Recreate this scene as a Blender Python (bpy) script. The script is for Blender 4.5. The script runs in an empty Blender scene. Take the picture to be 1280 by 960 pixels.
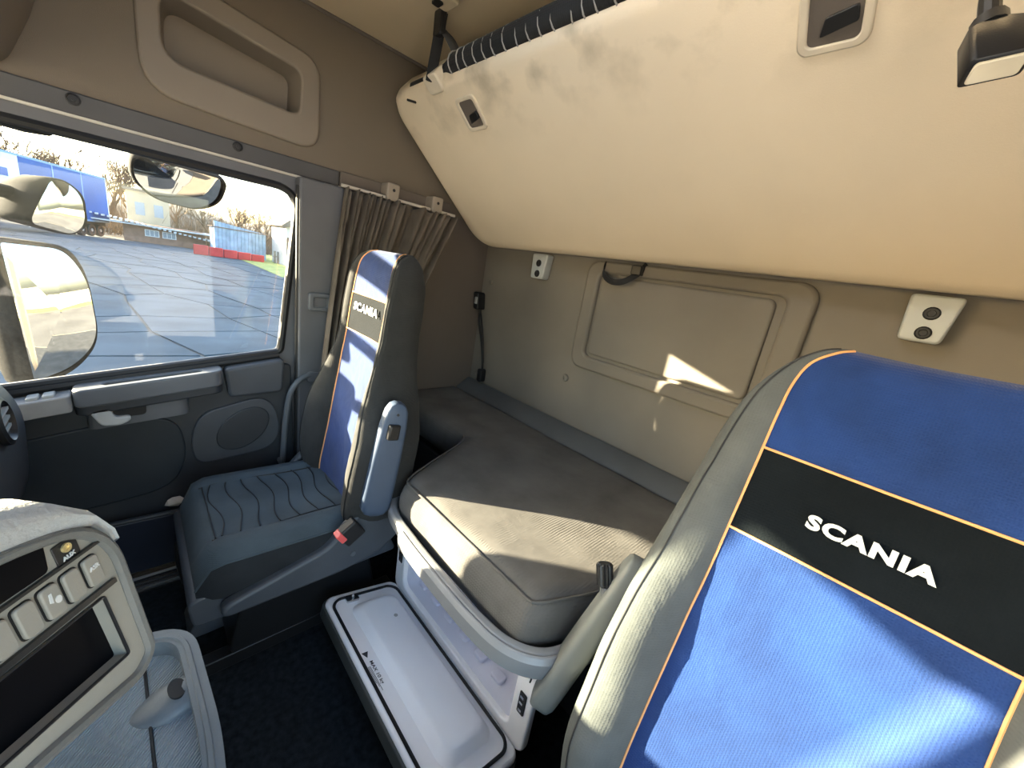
import bpy, bmesh, math, random
from math import sin, cos, pi, radians
from mathutils import Vector, Matrix, noise

random.seed(7)
D = bpy.data
S = bpy.context.scene
COL = S.collection

# ------------------------------------------------------------------ camera, sky, sun, exposure
cam = D.objects.new('camera', D.cameras.new('camera'))
COL.objects.link(cam)
cam.data.sensor_width = 36.0
cam.data.lens = 13.5
cam.data.clip_start = 0.02
cam.data.clip_end = 500
_r = Vector((0.677, 0.719, 0.159)); _u = Vector((-0.304, 0.076, 0.950)); _b = Vector((0.670, -0.691, 0.270))
cam.matrix_world = Matrix(((_r.x, _u.x, _b.x, 0), (_r.y, _u.y, _b.y, 0), (_r.z, _u.z, _b.z, 1.22), (0, 0, 0, 1)))
S.camera = cam

SUN_DIR = Vector((1.0, 0.86, -0.30)).normalized()      # the way the light travels
w = D.worlds.new('sky'); S.world = w; w.use_nodes = True
wn = w.node_tree.nodes; wl = w.node_tree.links
bg = wn['Background']
sky = wn.new('ShaderNodeTexSky'); sky.sky_type = 'NISHITA'
sky.sun_disc = False
sky.sun_elevation = math.asin(-SUN_DIR.z)
sky.sun_rotation = math.atan2(-SUN_DIR.x, -SUN_DIR.y)
sky.air_density = 1.0; sky.dust_density = 2.5; sky.ozone_density = 1.0
wl.new(sky.outputs[0], bg.inputs[0]); bg.inputs[1].default_value = 0.78

sl = D.lights.new('sun', 'SUN'); sl.energy = 44.0; sl.angle = radians(0.6); sl.color = (1.0, 0.80, 0.53)
sun = D.objects.new('sun', sl); COL.objects.link(sun)
sun.rotation_euler = SUN_DIR.to_track_quat('-Z', 'Y').to_euler()
sun.location = (-30, -26, 12)

ZC_ = 1.95
def portal(loc, rot, sx, sy):
    l = D.lights.new('portal', 'AREA'); l.shape = 'RECTANGLE'; l.size = sx; l.size_y = sy
    l.cycles.is_portal = True
    o = D.objects.new('portal', l); COL.objects.link(o); o.location = loc; o.rotation_euler = rot
portal((-0.60, -0.93, 1.15), (radians(90), 0, 0), 2.1, 0.85)
portal((-1.78, -0.15, 1.05), (0, radians(-90), 0), 0.8, 1.4)
portal((-0.60, 0.19, ZC_ + 0.08), (0, 0, 0), 0.8, 0.66)
portal((0.56, -0.15, 0.70), (0, radians(90), 0), 1.42, 1.25)

vs = S.view_settings
vs.view_transform = 'Standard'; vs.look = 'None'; vs.exposure = 1.50; vs.gamma = 1.0; vs.use_curve_mapping = False

# ------------------------------------------------------------------ materials
MATS = {}
def mat(name, col, rough=0.6, var=0.12, vscale=12.0, bump=0.0, bscale=200.0, metal=0.0, spec=0.4, sheen=0.0, col2=None):
    if name in MATS: return MATS[name]
    m = D.materials.new(name); m.use_nodes = True
    nt = m.node_tree; n = nt.nodes; l = nt.links
    p = n['Principled BSDF']
    p.inputs['Roughness'].default_value = rough
    p.inputs['Metallic'].default_value = metal
    p.inputs['Specular IOR Level'].default_value = spec
    if sheen: p.inputs['Sheen Weight'].default_value = sheen
    tc = n.new('ShaderNodeTexCoord')
    nz = n.new('ShaderNodeTexNoise'); nz.inputs['Scale'].default_value = vscale; nz.inputs['Detail'].default_value = 5
    l.new(tc.outputs['Object'], nz.inputs['Vector'])
    cr = n.new('ShaderNodeValToRGB')
    a = [c * (1 - var) for c in col]; b = col2 or [min(1, c * (1 + var)) for c in col]
    cr.color_ramp.elements[0].position = 0.3; cr.color_ramp.elements[1].position = 0.7
    cr.color_ramp.elements[0].color = (*a, 1); cr.color_ramp.elements[1].color = (*b, 1)
    l.new(nz.outputs['Fac'], cr.inputs['Fac']); l.new(cr.outputs['Color'], p.inputs['Base Color'])
    if bump:
        n2 = n.new('ShaderNodeTexNoise'); n2.inputs['Scale'].default_value = bscale; n2.inputs['Detail'].default_value = 3
        l.new(tc.outputs['Object'], n2.inputs['Vector'])
        bp = n.new('ShaderNodeBump'); bp.inputs['Strength'].default_value = bump; bp.inputs['Distance'].default_value = 0.004
        l.new(n2.outputs['Fac'], bp.inputs['Height']); l.new(bp.outputs['Normal'], p.inputs['Normal'])
    MATS[name] = m
    return m

def weave(name, col, scale=420.0, strength=0.4, rough=0.85, var=0.2, folds=0.0):
    """woven cloth: two crossed waves and large soft creases"""
    if name in MATS: return MATS[name]
    m = mat(name, col, rough, var, 9.0, spec=0.2, sheen=0.03)
    nt = m.node_tree; n = nt.nodes; l = nt.links; p = n['Principled BSDF']
    tc = n.new('ShaderNodeTexCoord')
    h = None
    for ax in ('X', 'Z'):
        wv = n.new('ShaderNodeTexWave'); wv.bands_direction = ax; wv.inputs['Scale'].default_value = scale / 6.0
        wv.inputs['Distortion'].default_value = 1.5
        l.new(tc.outputs['Object'], wv.inputs['Vector'])
        if h is None: h = wv.outputs['Fac']
        else:
            mx = n.new('ShaderNodeMath'); mx.operation = 'MULTIPLY'
            l.new(h, mx.inputs[0]); l.new(wv.outputs['Fac'], mx.inputs[1]); h = mx.outputs[0]
    b1 = n.new('ShaderNodeBump'); b1.inputs['Strength'].default_value = strength; b1.inputs['Distance'].default_value = 0.001
    l.new(h, b1.inputs['Height'])
    if folds:
        n2 = n.new('ShaderNodeTexNoise'); n2.inputs['Scale'].default_value = 7; n2.inputs['Detail'].default_value = 4; n2.inputs['Distortion'].default_value = 0.6
        l.new(tc.outputs['Object'], n2.inputs['Vector'])
        b2 = n.new('ShaderNodeBump'); b2.inputs['Strength'].default_value = folds; b2.inputs['Distance'].default_value = 0.03
        l.new(n2.outputs['Fac'], b2.inputs['Height']); l.new(b1.outputs['Normal'], b2.inputs['Normal'])
        l.new(b2.outputs['Normal'], p.inputs['Normal'])
    else:
        l.new(b1.outputs['Normal'], p.inputs['Normal'])
    return m

def glass(name, tint=(0.93, 0.96, 0.97), refl=0.06, dust=0.0):
    if name in MATS: return MATS[name]
    m = D.materials.new(name); m.use_nodes = True
    nt = m.node_tree; n = nt.nodes; l = nt.links
    n.remove(n['Principled BSDF'])
    t = n.new('ShaderNodeBsdfTransparent'); t.inputs[0].default_value = (*tint, 1)
    g = n.new('ShaderNodeBsdfGlossy'); g.inputs['Roughness'].default_value = 0.02
    mx = n.new('ShaderNodeMixShader'); mx.inputs[0].default_value = refl
    l.new(t.outputs[0], mx.inputs[1]); l.new(g.outputs[0], mx.inputs[2])
    out = mx.outputs[0]
    if dust:
        df = n.new('ShaderNodeBsdfDiffuse'); df.inputs[0].default_value = (0.7, 0.72, 0.72, 1)
        tr = n.new('ShaderNodeBsdfTranslucent'); tr.inputs[0].default_value = (0.7, 0.72, 0.72, 1)
        ad = n.new('ShaderNodeMixShader'); ad.inputs[0].default_value = 0.5
        l.new(df.outputs[0], ad.inputs[1]); l.new(tr.outputs[0], ad.inputs[2])
        nz = n.new('ShaderNodeTexNoise'); nz.inputs['Scale'].default_value = 6; nz.inputs['Detail'].default_value = 9
        tc = n.new('ShaderNodeTexCoord'); l.new(tc.outputs['Object'], nz.inputs['Vector'])
        mr = n.new('ShaderNodeMapRange'); mr.inputs[1].default_value = 0.35; mr.inputs[2].default_value = 0.75
        mr.inputs[3].default_value = dust * 0.4; mr.inputs[4].default_value = dust * 1.6
        l.new(nz.outputs['Fac'], mr.inputs[0])
        m2 = n.new('ShaderNodeMixShader'); l.new(mr.outputs[0], m2.inputs[0])
        l.new(out, m2.inputs[1]); l.new(ad.outputs[0], m2.inputs[2]); out = m2.outputs[0]
    l.new(out, n['Material Output'].inputs[0])
    MATS[name] = m
    return m

BEIGE = mat('beige_vinyl', (0.52, 0.42, 0.28), 0.75, 0.05, 3, 0.10, 500)
BUNK = mat('bunk_vinyl', (0.740, 0.625, 0.465), 0.75, 0.05, 2.2, 0.12, 420)
_n = BUNK.node_tree.nodes; _l = BUNK.node_tree.links; _p = _n['Principled BSDF']
_tc = _n.new('ShaderNodeTexCoord'); _sx = _n.new('ShaderNodeSeparateXYZ'); _l.new(_tc.outputs['Object'], _sx.inputs[0])
_mr = _n.new('ShaderNodeMapRange'); _mr.inputs[1].default_value = 1.62; _mr.inputs[2].default_value = 1.76; _l.new(_sx.outputs['Z'], _mr.inputs[0])
_ns = _n.new('ShaderNodeTexNoise'); _ns.inputs['Scale'].default_value = 9; _ns.inputs['Detail'].default_value = 6; _l.new(_tc.outputs['Object'], _ns.inputs['Vector'])
_m2 = _n.new('ShaderNodeMapRange'); _m2.inputs[1].default_value = 0.50; _m2.inputs[2].default_value = 0.72; _l.new(_ns.outputs['Fac'], _m2.inputs[0])
_mu = _n.new('ShaderNodeMath'); _mu.operation = 'MULTIPLY'; _l.new(_mr.outputs[0], _mu.inputs[0]); _l.new(_m2.outputs[0], _mu.inputs[1])
_mx = _n.new('ShaderNodeMixRGB'); _l.new(_mu.outputs[0], _mx.inputs[0]); _l.new(_p.inputs['Base Color'].links[0].from_socket, _mx.inputs[1]); _mx.inputs[2].default_value = (0.42, 0.35, 0.25, 1)
_l.new(_mx.outputs[0], _p.inputs['Base Color'])
SIDEB = mat('side_panel_cloth', (0.135, 0.110, 0.083), 0.8, 0.04, 3, 0.12, 500)
CUBBY = mat('cubby_plastic', (0.180, 0.148, 0.113), 0.6, 0.04, 5, 0.06, 500)
TAUPE = mat('taupe_wall', (0.165, 0.147, 0.122), 0.72, 0.08, 4, 0.10, 450)
BROWN = mat('brown_wall', (0.115, 0.095, 0.080), 0.75, 0.08, 4, 0.10, 450)
PILLAR = mat('pillar_plastic', (0.105, 0.107, 0.116), 0.55, 0.08, 8, 0.08, 600)
DOOR = mat('door_plastic', (0.034, 0.038, 0.044), 0.5, 0.12, 8, 0.10, 600)
DOORG = mat('door_grey_plastic', (0.105, 0.113, 0.125), 0.42, 0.08, 8, 0.08, 600)
BLACK = mat('black_rubber', (0.010, 0.010, 0.011), 0.5, 0.1, 8)
GLOSSB = mat('black_screen', (0.004, 0.004, 0.005), 0.3, 0.05, 8, spec=0.05)
BLKPL = mat('black_plastic', (0.016, 0.016, 0.017), 0.35, 0.1, 8, 0.06, 500)
CARPET = mat('black_carpet', (0.016, 0.020, 0.024), 0.95, 0.4, 60, 0.5, 700, spec=0.1)
SILVER = mat('silver_paint', (0.38, 0.40, 0.40), 0.32, 0.04, 10, spec=0.5)
CHROME = mat('brushed_metal', (0.6, 0.6, 0.6), 0.25, 0.05, 20, metal=1.0)
BOXW = mat('box_white_plastic', (0.960, 0.960, 0.980), 0.38, 0.03, 6, spec=0.5)
BOXI = mat('box_inner_plastic', (0.680, 0.690, 0.800), 0.45, 0.03, 6)
ARMG = mat('armrest_grey', (0.045, 0.068, 0.112), 0.5, 0.05, 10, 0.08, 600)
SHELL = mat('seat_shell_grey', (0.060, 0.068, 0.080), 0.45, 0.08, 10, 0.08, 600)
CUSH = weave('cushion_cloth', (0.055, 0.076, 0.092), 520, 0.35)
COVER = weave('cover_cloth_grey', (0.080, 0.087, 0.087), 420, 0.3, folds=0.35)
COVERP = weave('cover_cloth_charcoal', (0.028, 0.029, 0.029), 420, 0.3, folds=0.35)
BLUE = weave('cover_cloth_blue', (0.008, 0.030, 0.124), 500, 0.5, var=0.25, folds=0.25); BLUE.node_tree.nodes['Principled BSDF'].inputs['Sheen Weight'].default_value = 0.15
BAND = weave('cover_cloth_black', (0.005, 0.007, 0.009), 420, 0.3)
BAND.node_tree.nodes['Principled BSDF'].inputs['Specular IOR Level'].default_value = 0.05
BORDER = weave('cushion_border_cloth', (0.019, 0.022, 0.026), 420, 0.2)
ORANGE = mat('orange_piping', (0.75, 0.36, 0.14), 0.6)
MATT = weave('mattress_cloth', (0.097, 0.094, 0.089), 260, 0.45, folds=0.12)
CURT = weave('curtain_cloth', (0.110, 0.092, 0.074), 500, 0.3)
WEB = weave('belt_webbing', (0.020, 0.020, 0.021), 300, 0.5)
WHITE = mat('white_print', (0.600, 0.600, 0.585), 0.6, 0.03)
RED = mat('red_button', (0.70, 0.10, 0.10), 0.35, 0.05)
DASHG = mat('dash_grey', (0.135, 0.135, 0.125), 0.55, 0.06, 10, 0.25, 260)
FASCIA = mat('dash_fascia', (0.270, 0.260, 0.225), 0.5, 0.05, 10, 0.08, 500)
BTN = mat('dash_button', (0.270, 0.255, 0.220), 0.5, 0.05, 10, 0.08, 500)
TRAYM = mat('tray_rim', (0.125, 0.145, 0.162), 0.4, 0.05, 10, 0.15, 400)

# ribbed rubber mat
RIB = mat('ribbed_mat', (0.250, 0.300, 0.345), 0.6, 0.05, 10)
_n = RIB.node_tree.nodes; _l = RIB.node_tree.links
_tc = _n.new('ShaderNodeTexCoord'); _wv = _n.new('ShaderNodeTexWave'); _wv.bands_direction = 'DIAGONAL'
_wv.inputs['Scale'].default_value = 130; _l.new(_tc.outputs['Object'], _wv.inputs['Vector'])
_bp = _n.new('ShaderNodeBump'); _bp.inputs['Strength'].default_value = 0.9; _bp.inputs['Distance'].default_value = 0.002
_l.new(_wv.outputs['Fac'], _bp.inputs['Height']); _l.new(_bp.outputs['Normal'], _n['Principled BSDF'].inputs['Normal'])

# ------------------------------------------------------------------ helpers
def V(*a): return Vector(a)
def crom(pts, n=6, closed=False):
    pts = [Vector(p) for p in pts]; out = []
    N = len(pts); segs = N if closed else N - 1
    for i in range(segs):
        if closed: p0, p1, p2, p3 = pts[i - 1], pts[i], pts[(i + 1) % N], pts[(i + 2) % N]
        else: p0, p1, p2, p3 = pts[max(i - 1, 0)], pts[i], pts[i + 1], pts[min(i + 2, N - 1)]
        for k in range(n):
            t = k / n
            out.append(0.5 * ((2 * p1) + (p2 - p0) * t + (2 * p0 - 5 * p1 + 4 * p2 - p3) * t * t + (3 * p1 - p0 - 3 * p2 + p3) * t ** 3))
    if not closed: out.append(pts[-1])
    return out
def rrect(x0, x1, y0, y1, r, n=5):
    r = min(r, (x1 - x0) / 2 - 1e-5, (y1 - y0) / 2 - 1e-5); out = []
    for cx, cy, a in ((x1 - r, y1 - r, 0), (x0 + r, y1 - r, 90), (x0 + r, y0 + r, 180), (x1 - r, y0 + r, 270)):
        for k in range(n + 1):
            t = radians(a + 90 * k / n); out.append((cx + r * cos(t), cy + r * sin(t)))
    return out
def roundpoly(pts, r, n=4):
    """round the corners of a 2-D polygon"""
    out = []; N = len(pts); P = [Vector(p).to_2d() if len(p) > 2 else Vector(p) for p in pts]
    for i in range(N):
        a, b, c = P[i - 1], P[i], P[(i + 1) % N]
        rr = r[i] if isinstance(r, (list, tuple)) else r
        d1 = min(rr, (a - b).length * 0.45); d2 = min(rr, (c - b).length * 0.45)
        q0 = b + (a - b).normalized() * d1; q1 = b + (c - b).normalized() * d2
        for k in range(n + 1):
            t = k / n; q = q0 * (1 - t) ** 2 + b * 2 * t * (1 - t) + q1 * t * t
            out.append((q.x, q.y))
    return out
def frame(axis):
    a = Vector(axis).normalized(); t = Vector((0, 0, 1)) if abs(a.z) < 0.9 else Vector((1, 0, 0))
    u = t.cross(a).normalized(); return u, a.cross(u), a

class MB:
    def __init__(s): s.v = []; s.f = []
    def add(s, vs, fs):
        o = len(s.v); s.v += [tuple(v) for v in vs]; s.f += [tuple(i + o for i in f) for f in fs]; return s
    def box(s, c, d, rot=None):
        c = Vector(c); pts = []
        for i in range(8):
            p = Vector(((i & 1) - .5, ((i >> 1) & 1) - .5, ((i >> 2) & 1) - .5)); p = Vector((p.x * d[0], p.y * d[1], p.z * d[2]))
            if rot is not None: p = rot @ p
            pts.append(c + p)
        return s.add(pts, [(0, 2, 3, 1), (4, 5, 7, 6), (0, 1, 5, 4), (2, 6, 7, 3), (0, 4, 6, 2), (1, 3, 7, 5)])
    def bx(s, x0, x1, y0, y1, z0, z1): return s.box(((x0 + x1) / 2, (y0 + y1) / 2, (z0 + z1) / 2), (x1 - x0, y1 - y0, z1 - z0))
    def tube(s, path, r, n=8, closed=False, flat=1.0, up=None):
        P = [Vector(p) for p in path]; N = len(P); rings = []; prev = None
        for i, p in enumerate(P):
            if closed: t = P[(i + 1) % N] - P[i - 1]
            else: t = P[min(i + 1, N - 1)] - P[max(i - 1, 0)]
            t.normalize()
            if up is not None: u = Vector(up).cross(t).normalized()
            elif prev is None: u = frame(t)[0]
            else:
                u = prev - t * prev.dot(t); u.normalize()
            prev = u; vv = t.cross(u)
            rr = r[i] if isinstance(r, (list, tuple)) else r
            rings.append([p + u * (rr * flat * cos(2 * pi * k / n)) + vv * (rr * sin(2 * pi * k / n)) for k in range(n)])
        return s.rings(rings, closed)
    def sweep(s, path, prof, up=(0, 0, 1), closed=False):
        """prof: (a, b) pairs, a sideways (right of the path), b along up"""
        P = [Vector(p) for p in path]; N = len(P); rings = []; U = Vector(up)
        for i, p in enumerate(P):
            t = (P[(i + 1) % N] - P[i - 1]) if closed else (P[min(i + 1, N - 1)] - P[max(i - 1, 0)])
            t.normalize(); a = t.cross(U).normalized(); b = a.cross(t)
            rings.append([p + a * q[0] + b * q[1] for q in prof])
        return s.rings(rings, closed)
    def rings(s, R, closed=False, caps=True):
        n = len(R[0]); N = len(R); vs = [p for r in R for p in r]; fs = []
        for i in range(N if closed else N - 1):
            j = (i + 1) % N
            for k in range(n):
                l = (k + 1) % n; fs.append((i * n + k, i * n + l, j * n + l, j * n + k))
        if not closed and caps:
            fs.append(tuple(range(n - 1, -1, -1))); fs.append(tuple((N - 1) * n + k for k in range(n)))
        return s.add(vs, fs)
    def prism(s, poly, fn, a, b):
        """poly of 2-D points; fn(u, v, h) -> 3-D; between heights a and b"""
        n = len(poly); vs = [fn(p[0], p[1], a) for p in poly] + [fn(p[0], p[1], b) for p in poly]
        fs = [tuple(range(n - 1, -1, -1)), tuple(range(n, 2 * n))]
        fs += [(k, (k + 1) % n, n + (k + 1) % n, n + k) for k in range(n)]
        return s.add(vs, fs)
    def ring(s, outer, inner, fn, a, b):
        """a plate with a hole; both loops have as many points"""
        n = len(outer); vs = []
        for h in (a, b):
            vs += [fn(p[0], p[1], h) for p in outer] + [fn(p[0], p[1], h) for p in inner]
        fs = []
        for k in range(n):
            l = (k + 1) % n
            fs += [(k, l, n + l, n + k), (2 * n + l, 2 * n + k, 3 * n + k, 3 * n + l),
                   (l, k, 2 * n + k, 2 * n + l), (n + k, n + l, 3 * n + l, 3 * n + k)]
        return s.add(vs, fs)
    def lathe(s, prof, o, axis, n=16):
        u, v, a = frame(axis); o = Vector(o)
        R = [[o + a * h + u * (r * cos(2 * pi * k / n)) + v * (r * sin(2 * pi * k / n)) for k in range(n)] for r, h in prof]
        return s.rings(R)
    def build(s, name, m, parent=None, smooth=True, bevel=0.0, sub=0, ang=35, solid=0.0):
        me = D.meshes.new(name); me.from_pydata(s.v, [], s.f); me.validate()
        bm = bmesh.new(); bm.from_mesh(me); bmesh.ops.recalc_face_normals(bm, faces=bm.faces); bm.to_mesh(me); bm.free()
        if smooth:
            me.polygons.foreach_set('use_smooth', [True] * len(me.polygons)); me.set_sharp_from_angle(angle=radians(ang))
        me.materials.append(m)
        o = D.objects.new(name, me); COL.objects.link(o)
        if solid:
            q = o.modifiers.new('solid', 'SOLIDIFY'); q.thickness = solid; q.offset = 0
        if bevel:
            q = o.modifiers.new('bevel', 'BEVEL'); q.width = bevel; q.segments = 3; q.limit_method = 'ANGLE'; q.angle_limit = radians(38)
            q.harden_normals = False
        if sub:
            q = o.modifiers.new('sub', 'SUBSURF'); q.levels = sub; q.render_levels = sub
        if parent is not None: adopt(o, parent)
        return o
def adopt(o, parent):
    o.parent = parent
    M = Matrix.Translation(parent.location) if parent.parent is None else Matrix()   # a part's own mesh is already in world space
    o.matrix_parent_inverse = M.inverted()
def tag(o, label=None, cat=None, group=None, kind=None):
    if label: o['label'] = label
    if cat: o['category'] = cat
    if group: o['group'] = group
    if kind: o['kind'] = kind
    return o
def thing(name, loc, label, cat, group=None, kind=None):
    o = D.objects.new(name, None); COL.objects.link(o); o.location = loc; o.empty_display_size = 0.1
    return tag(o, label, cat, group, kind)
def struct(o, label=None): return tag(o, label, None, None, 'structure')
def sroot(name, loc, label=None):
    o = D.objects.new(name, None); COL.objects.link(o); o.location = loc; return struct(o, label)
YZ = lambda u, v, h: (h, u, v)          # polygons given as (y, z), thickness along x
XZ = lambda u, v, h: (u, h, v)          # (x, z), thickness along y
XY = lambda u, v, h: (u, v, h)

def text_mesh(txt, size, fn, name, m, parent, bold=0.0, sx=1.0, space=1.0, cuts=0):
    c = D.curves.new(name, 'FONT'); c.body = txt; c.size = size; c.align_x = 'CENTER'; c.align_y = 'CENTER'
    c.offset = bold; c.extrude = 0.0006; c.space_character = space; c.resolution_u = 4
    o = D.objects.new(name, c); COL.objects.link(o)
    dg = bpy.context.evaluated_depsgraph_get(); dg.update()
    me = D.meshes.new_from_object(o.evaluated_get(dg))
    D.objects.remove(o); D.curves.remove(c)
    for v in me.vertices: v.co = fn(v.co.x * sx, v.co.y, v.co.z)
    me.materials.clear(); me.materials.append(m); me.name = name
    ob = D.objects.new(name, me); COL.objects.link(ob)
    if parent is not None: adopt(ob, parent)
    return ob

# ================================================================== THE CAB SHELL
XL, XR, YB, YF, ZC = -1.66, 0.46, 1.36, -0.92, 1.95

struct(MB().bx(XL - 0.08, XR + 0.08, YF, YB + 0.06, -0.04, 0.0).build('floor', CARPET), 'black carpeted cab floor')
_h = rrect(-0.98, -0.22, -0.12, 0.50, 0.05, 6)
def _cast(poly, x0, x1, y0, y1):
    cx = sum(p[0] for p in poly) / len(poly); cy = sum(p[1] for p in poly) / len(poly); out = []
    for p in poly:
        dx, dy = p[0] - cx, p[1] - cy; t = min(((x1 if dx > 0 else x0) - cx) / dx if abs(dx) > 1e-9 else 1e9, ((y1 if dy > 0 else y0) - cy) / dy if abs(dy) > 1e-9 else 1e9)
        out.append((cx + dx * t, cy + dy * t))
    for c in ((x0, y0), (x1, y0), (x1, y1), (x0, y1)):
        k = min(range(len(out)), key=lambda i: (out[i][0] - c[0]) ** 2 + (out[i][1] - c[1]) ** 2); out[k] = c
    return out
cl = struct(MB().ring(_cast(_h, XL - 0.08, XR + 0.08, YF, YB + 0.06), _h, XY, ZC, ZC + 0.05).build('ceiling', BEIGE, ang=20), 'beige padded cab ceiling with an added roof hatch')
MB().ring(rrect(-1.01, -0.19, -0.15, 0.53, 0.07, 6), rrect(-0.975, -0.225, -0.115, 0.495, 0.05, 6), XY, ZC - 0.015, ZC + 0.01).build('added_hatch_frame', CUBBY, cl, bevel=0.005)
struct(MB().prism(rrect(-0.98, -0.22, -0.12, 0.50, 0.05, 6), XY, ZC + 0.03, ZC + 0.034).build('added_hatch', glass('added_hatch_glass', (0.90, 0.92, 0.94), 0.04)), 'glazed hatch added above the frame to let in sky light')  # unseen hatch, added so sky light reaches the lid, tray and cushions
# ceiling seam and coat hook
MB().tube([(-1.35, 0.30, ZC), (-1.05, 0.30, ZC)], 0.003, 6).build('seam', BROWN, cl)
MB().tube([(-1.64, -0.2, ZC - 0.004), (-1.64, 1.36, ZC - 0.004)], 0.006, 6).build('seam', BROWN, cl)
hk = MB().prism(rrect(-0.035, 0.035, -0.03, 0.03, 0.015), lambda u, v, h: (-1.19 + u, 0.70 + v, h), ZC - 0.028, ZC).build('hook_base', BEIGE, cl, bevel=0.006)
MB().prism(rrect(-0.016, 0.016, -0.012, 0.012, 0.006), lambda u, v, h: (-1.205 + u, 0.685 + v, h), ZC - 0.031, ZC - 0.025).build('hook_slot', BLACK, hk)

# rear wall, its embossed panel and clips
wb = struct(MB().bx(XL - 0.08, XR + 0.08, YB, YB + 0.06, 0, ZC).build('wall_back', TAUPE), 'taupe moulded rear cab wall')
def emb(x0, x1, z0, z1, r, n=6): return rrect(x0, x1, z0, z1, r, n)
o_, i_ = emb(-0.985, -0.205, 0.890, 1.330, 0.05), emb(-0.922, -0.275, 0.945, 1.285, 0.03)
MB().ring(o_, i_, XZ, YB - 0.020, YB + 0.01).build('raised_frame', TAUPE, wb, bevel=0.012)
MB().prism(emb(-0.912, -0.300, 0.957, 1.275, 0.025), XZ, YB - 0.012, YB + 0.01).build('inner_panel', TAUPE, wb, bevel=0.008)
for cx, cz, r in ((-0.997, 0.822, 0.017), (-1.594, 1.167, 0.014), (-1.600, 0.660, 0.014)):
    MB().lathe([(r, 0.0), (r, 0.004), (r * 0.85, 0.008), (r * 0.4, 0.010), (r * 0.35, 0.007)], (cx, YB, cz), (0, -1, 0)).build('clip', TAUPE, wb)
struct(MB().rings([[Vector((x, y, z)) for y, z in ((1.36, 0.48), (1.36, 0.620), (1.35, 0.627), (1.335, 0.621), (1.272, 0.578), (1.266, 0.568), (1.266, 0.48))] for x in (XL, XR)]).build('trim_1', mat('rail_plastic', (0.076, 0.080, 0.082), 0.5, 0.08, 8, 0.1, 500), bevel=0.004), 'dark grey ledge between mattress and rear wall')

# passenger side wall behind the pillar, upper beige panel with cubby
wlw = sroot('wall_left', (XL, 0.9, 0), 'side wall of the cab on the passenger side')
MB().bx(XL - 0.06, XL, 0.60, YB, 0, 1.44).build('lower_panel', BROWN, wlw)
# upper panel: plate with the cubby hole
inn = roundpoly([(0.108, 1.642), (0.455, 1.622), (0.460, 1.752), (0.112, 1.800)], [0.055, 0.03, 0.03, 0.05], 6)
outp = roundpoly([(0.058, 1.545), (0.520, 1.528), (0.520, 1.805), (0.058, 1.870)], [0.09, 0.07, 0.06, 0.06], 6)
def rectcast(poly, y0, y1, z0, z1):
    cy = sum(p[0] for p in poly) / len(poly); cz = sum(p[1] for p in poly) / len(poly); out = []
    for p in poly:
        dy, dz = p[0] - cy, p[1] - cz; t = 1e9
        if dy > 1e-9: t = min(t, (y1 - cy) / dy)
        if dy < -1e-9: t = min(t, (y0 - cy) / dy)
        if dz > 1e-9: t = min(t, (z1 - cz) / dz)
        if dz < -1e-9: t = min(t, (z0 - cz) / dz)
        out.append((cy + dy * t, cz + dz * t))
    return out
def snapcorners(loop, y0, y1, z0, z1):
    loop = list(loop)
    for c in ((y0, z0), (y1, z0), (y1, z1), (y0, z1)):
        k = min(range(len(loop)), key=lambda i: (loop[i][0] - c[0]) ** 2 + (loop[i][1] - c[1]) ** 2); loop[k] = c
    return loop
MB().ring(snapcorners(rectcast(outp, -0.10, 0.62, 1.485, ZC), -0.10, 0.62, 1.485, ZC), outp, YZ, XL - 0.06, XL).build('upper_panel', SIDEB, wlw, ang=20)
MB().bx(XL - 0.06, XL, 0.62, YB, 1.44, ZC).build('upper_panel', SIDEB, wlw)
MB().bx(XL - 0.06, XL, YF, -0.10, 1.485, ZC).build('upper_panel', SIDEB, wlw)
cf = MB().ring(outp, inn, YZ, XL - 0.06, XL + 0.012).build('cubby_frame', CUBBY, wlw, bevel=0.008)
R_ = []
for sc, x in ((1.0, XL + 0.002), (0.97, XL - 0.03), (0.93, XL - 0.10)):
    cy = sum(p[0] for p in inn) / len(inn); cz = sum(p[1] for p in inn) / len(inn)
    R_.append([Vector((x, cy + (p[0] - cy) * sc, cz + (p[1] - cz) * sc)) for p in inn])
mb = MB(); mb.rings(R_, caps=False); n_ = len(inn); mb.f.append(tuple(range(2 * n_, 3 * n_))); mb.build('cubby_pocket', CUBBY, cf)

# header trims
th = struct(MB().bx(XL - 0.06, XL + 0.010, YF, 0.592, 1.434, 1.487).build('trim_2', mat('header_plastic', (0.062, 0.061, 0.063), 0.55, 0.08, 8, 0.08, 600), bevel=0.004), 'dark grey header trim above the passenger door')
MB().tube([(XL + 0.004, YF, 1.432), (XL + 0.004, 0.60, 1.432)], 0.005, 8).build('edge_strip', mat('pale_strip', (0.5, 0.47, 0.42), 0.4), th)
for y in (-0.073, 0.276):
    sc = MB().lathe([(0.014, 0), (0.014, 0.003), (0.011, 0.004), (0.010, 0.001), (0.0, 0.001)], (XL + 0.010, y, 1.470), (1, 0, 0), 14).build('screw_cap', BLACK, th)
    MB().lathe([(0.005, 0), (0.005, 0.003), (0.0, 0.003)], (XL + 0.011, y, 1.470), (1, 0, 0), 8).build('screw', BLKPL, sc)
struct(MB().bx(XL - 0.06, XL + 0.012, 0.597, 1.10, 1.436, 1.490).build('trim_3', BROWN, bevel=0.004), 'brown band above the curtain rail')

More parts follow.
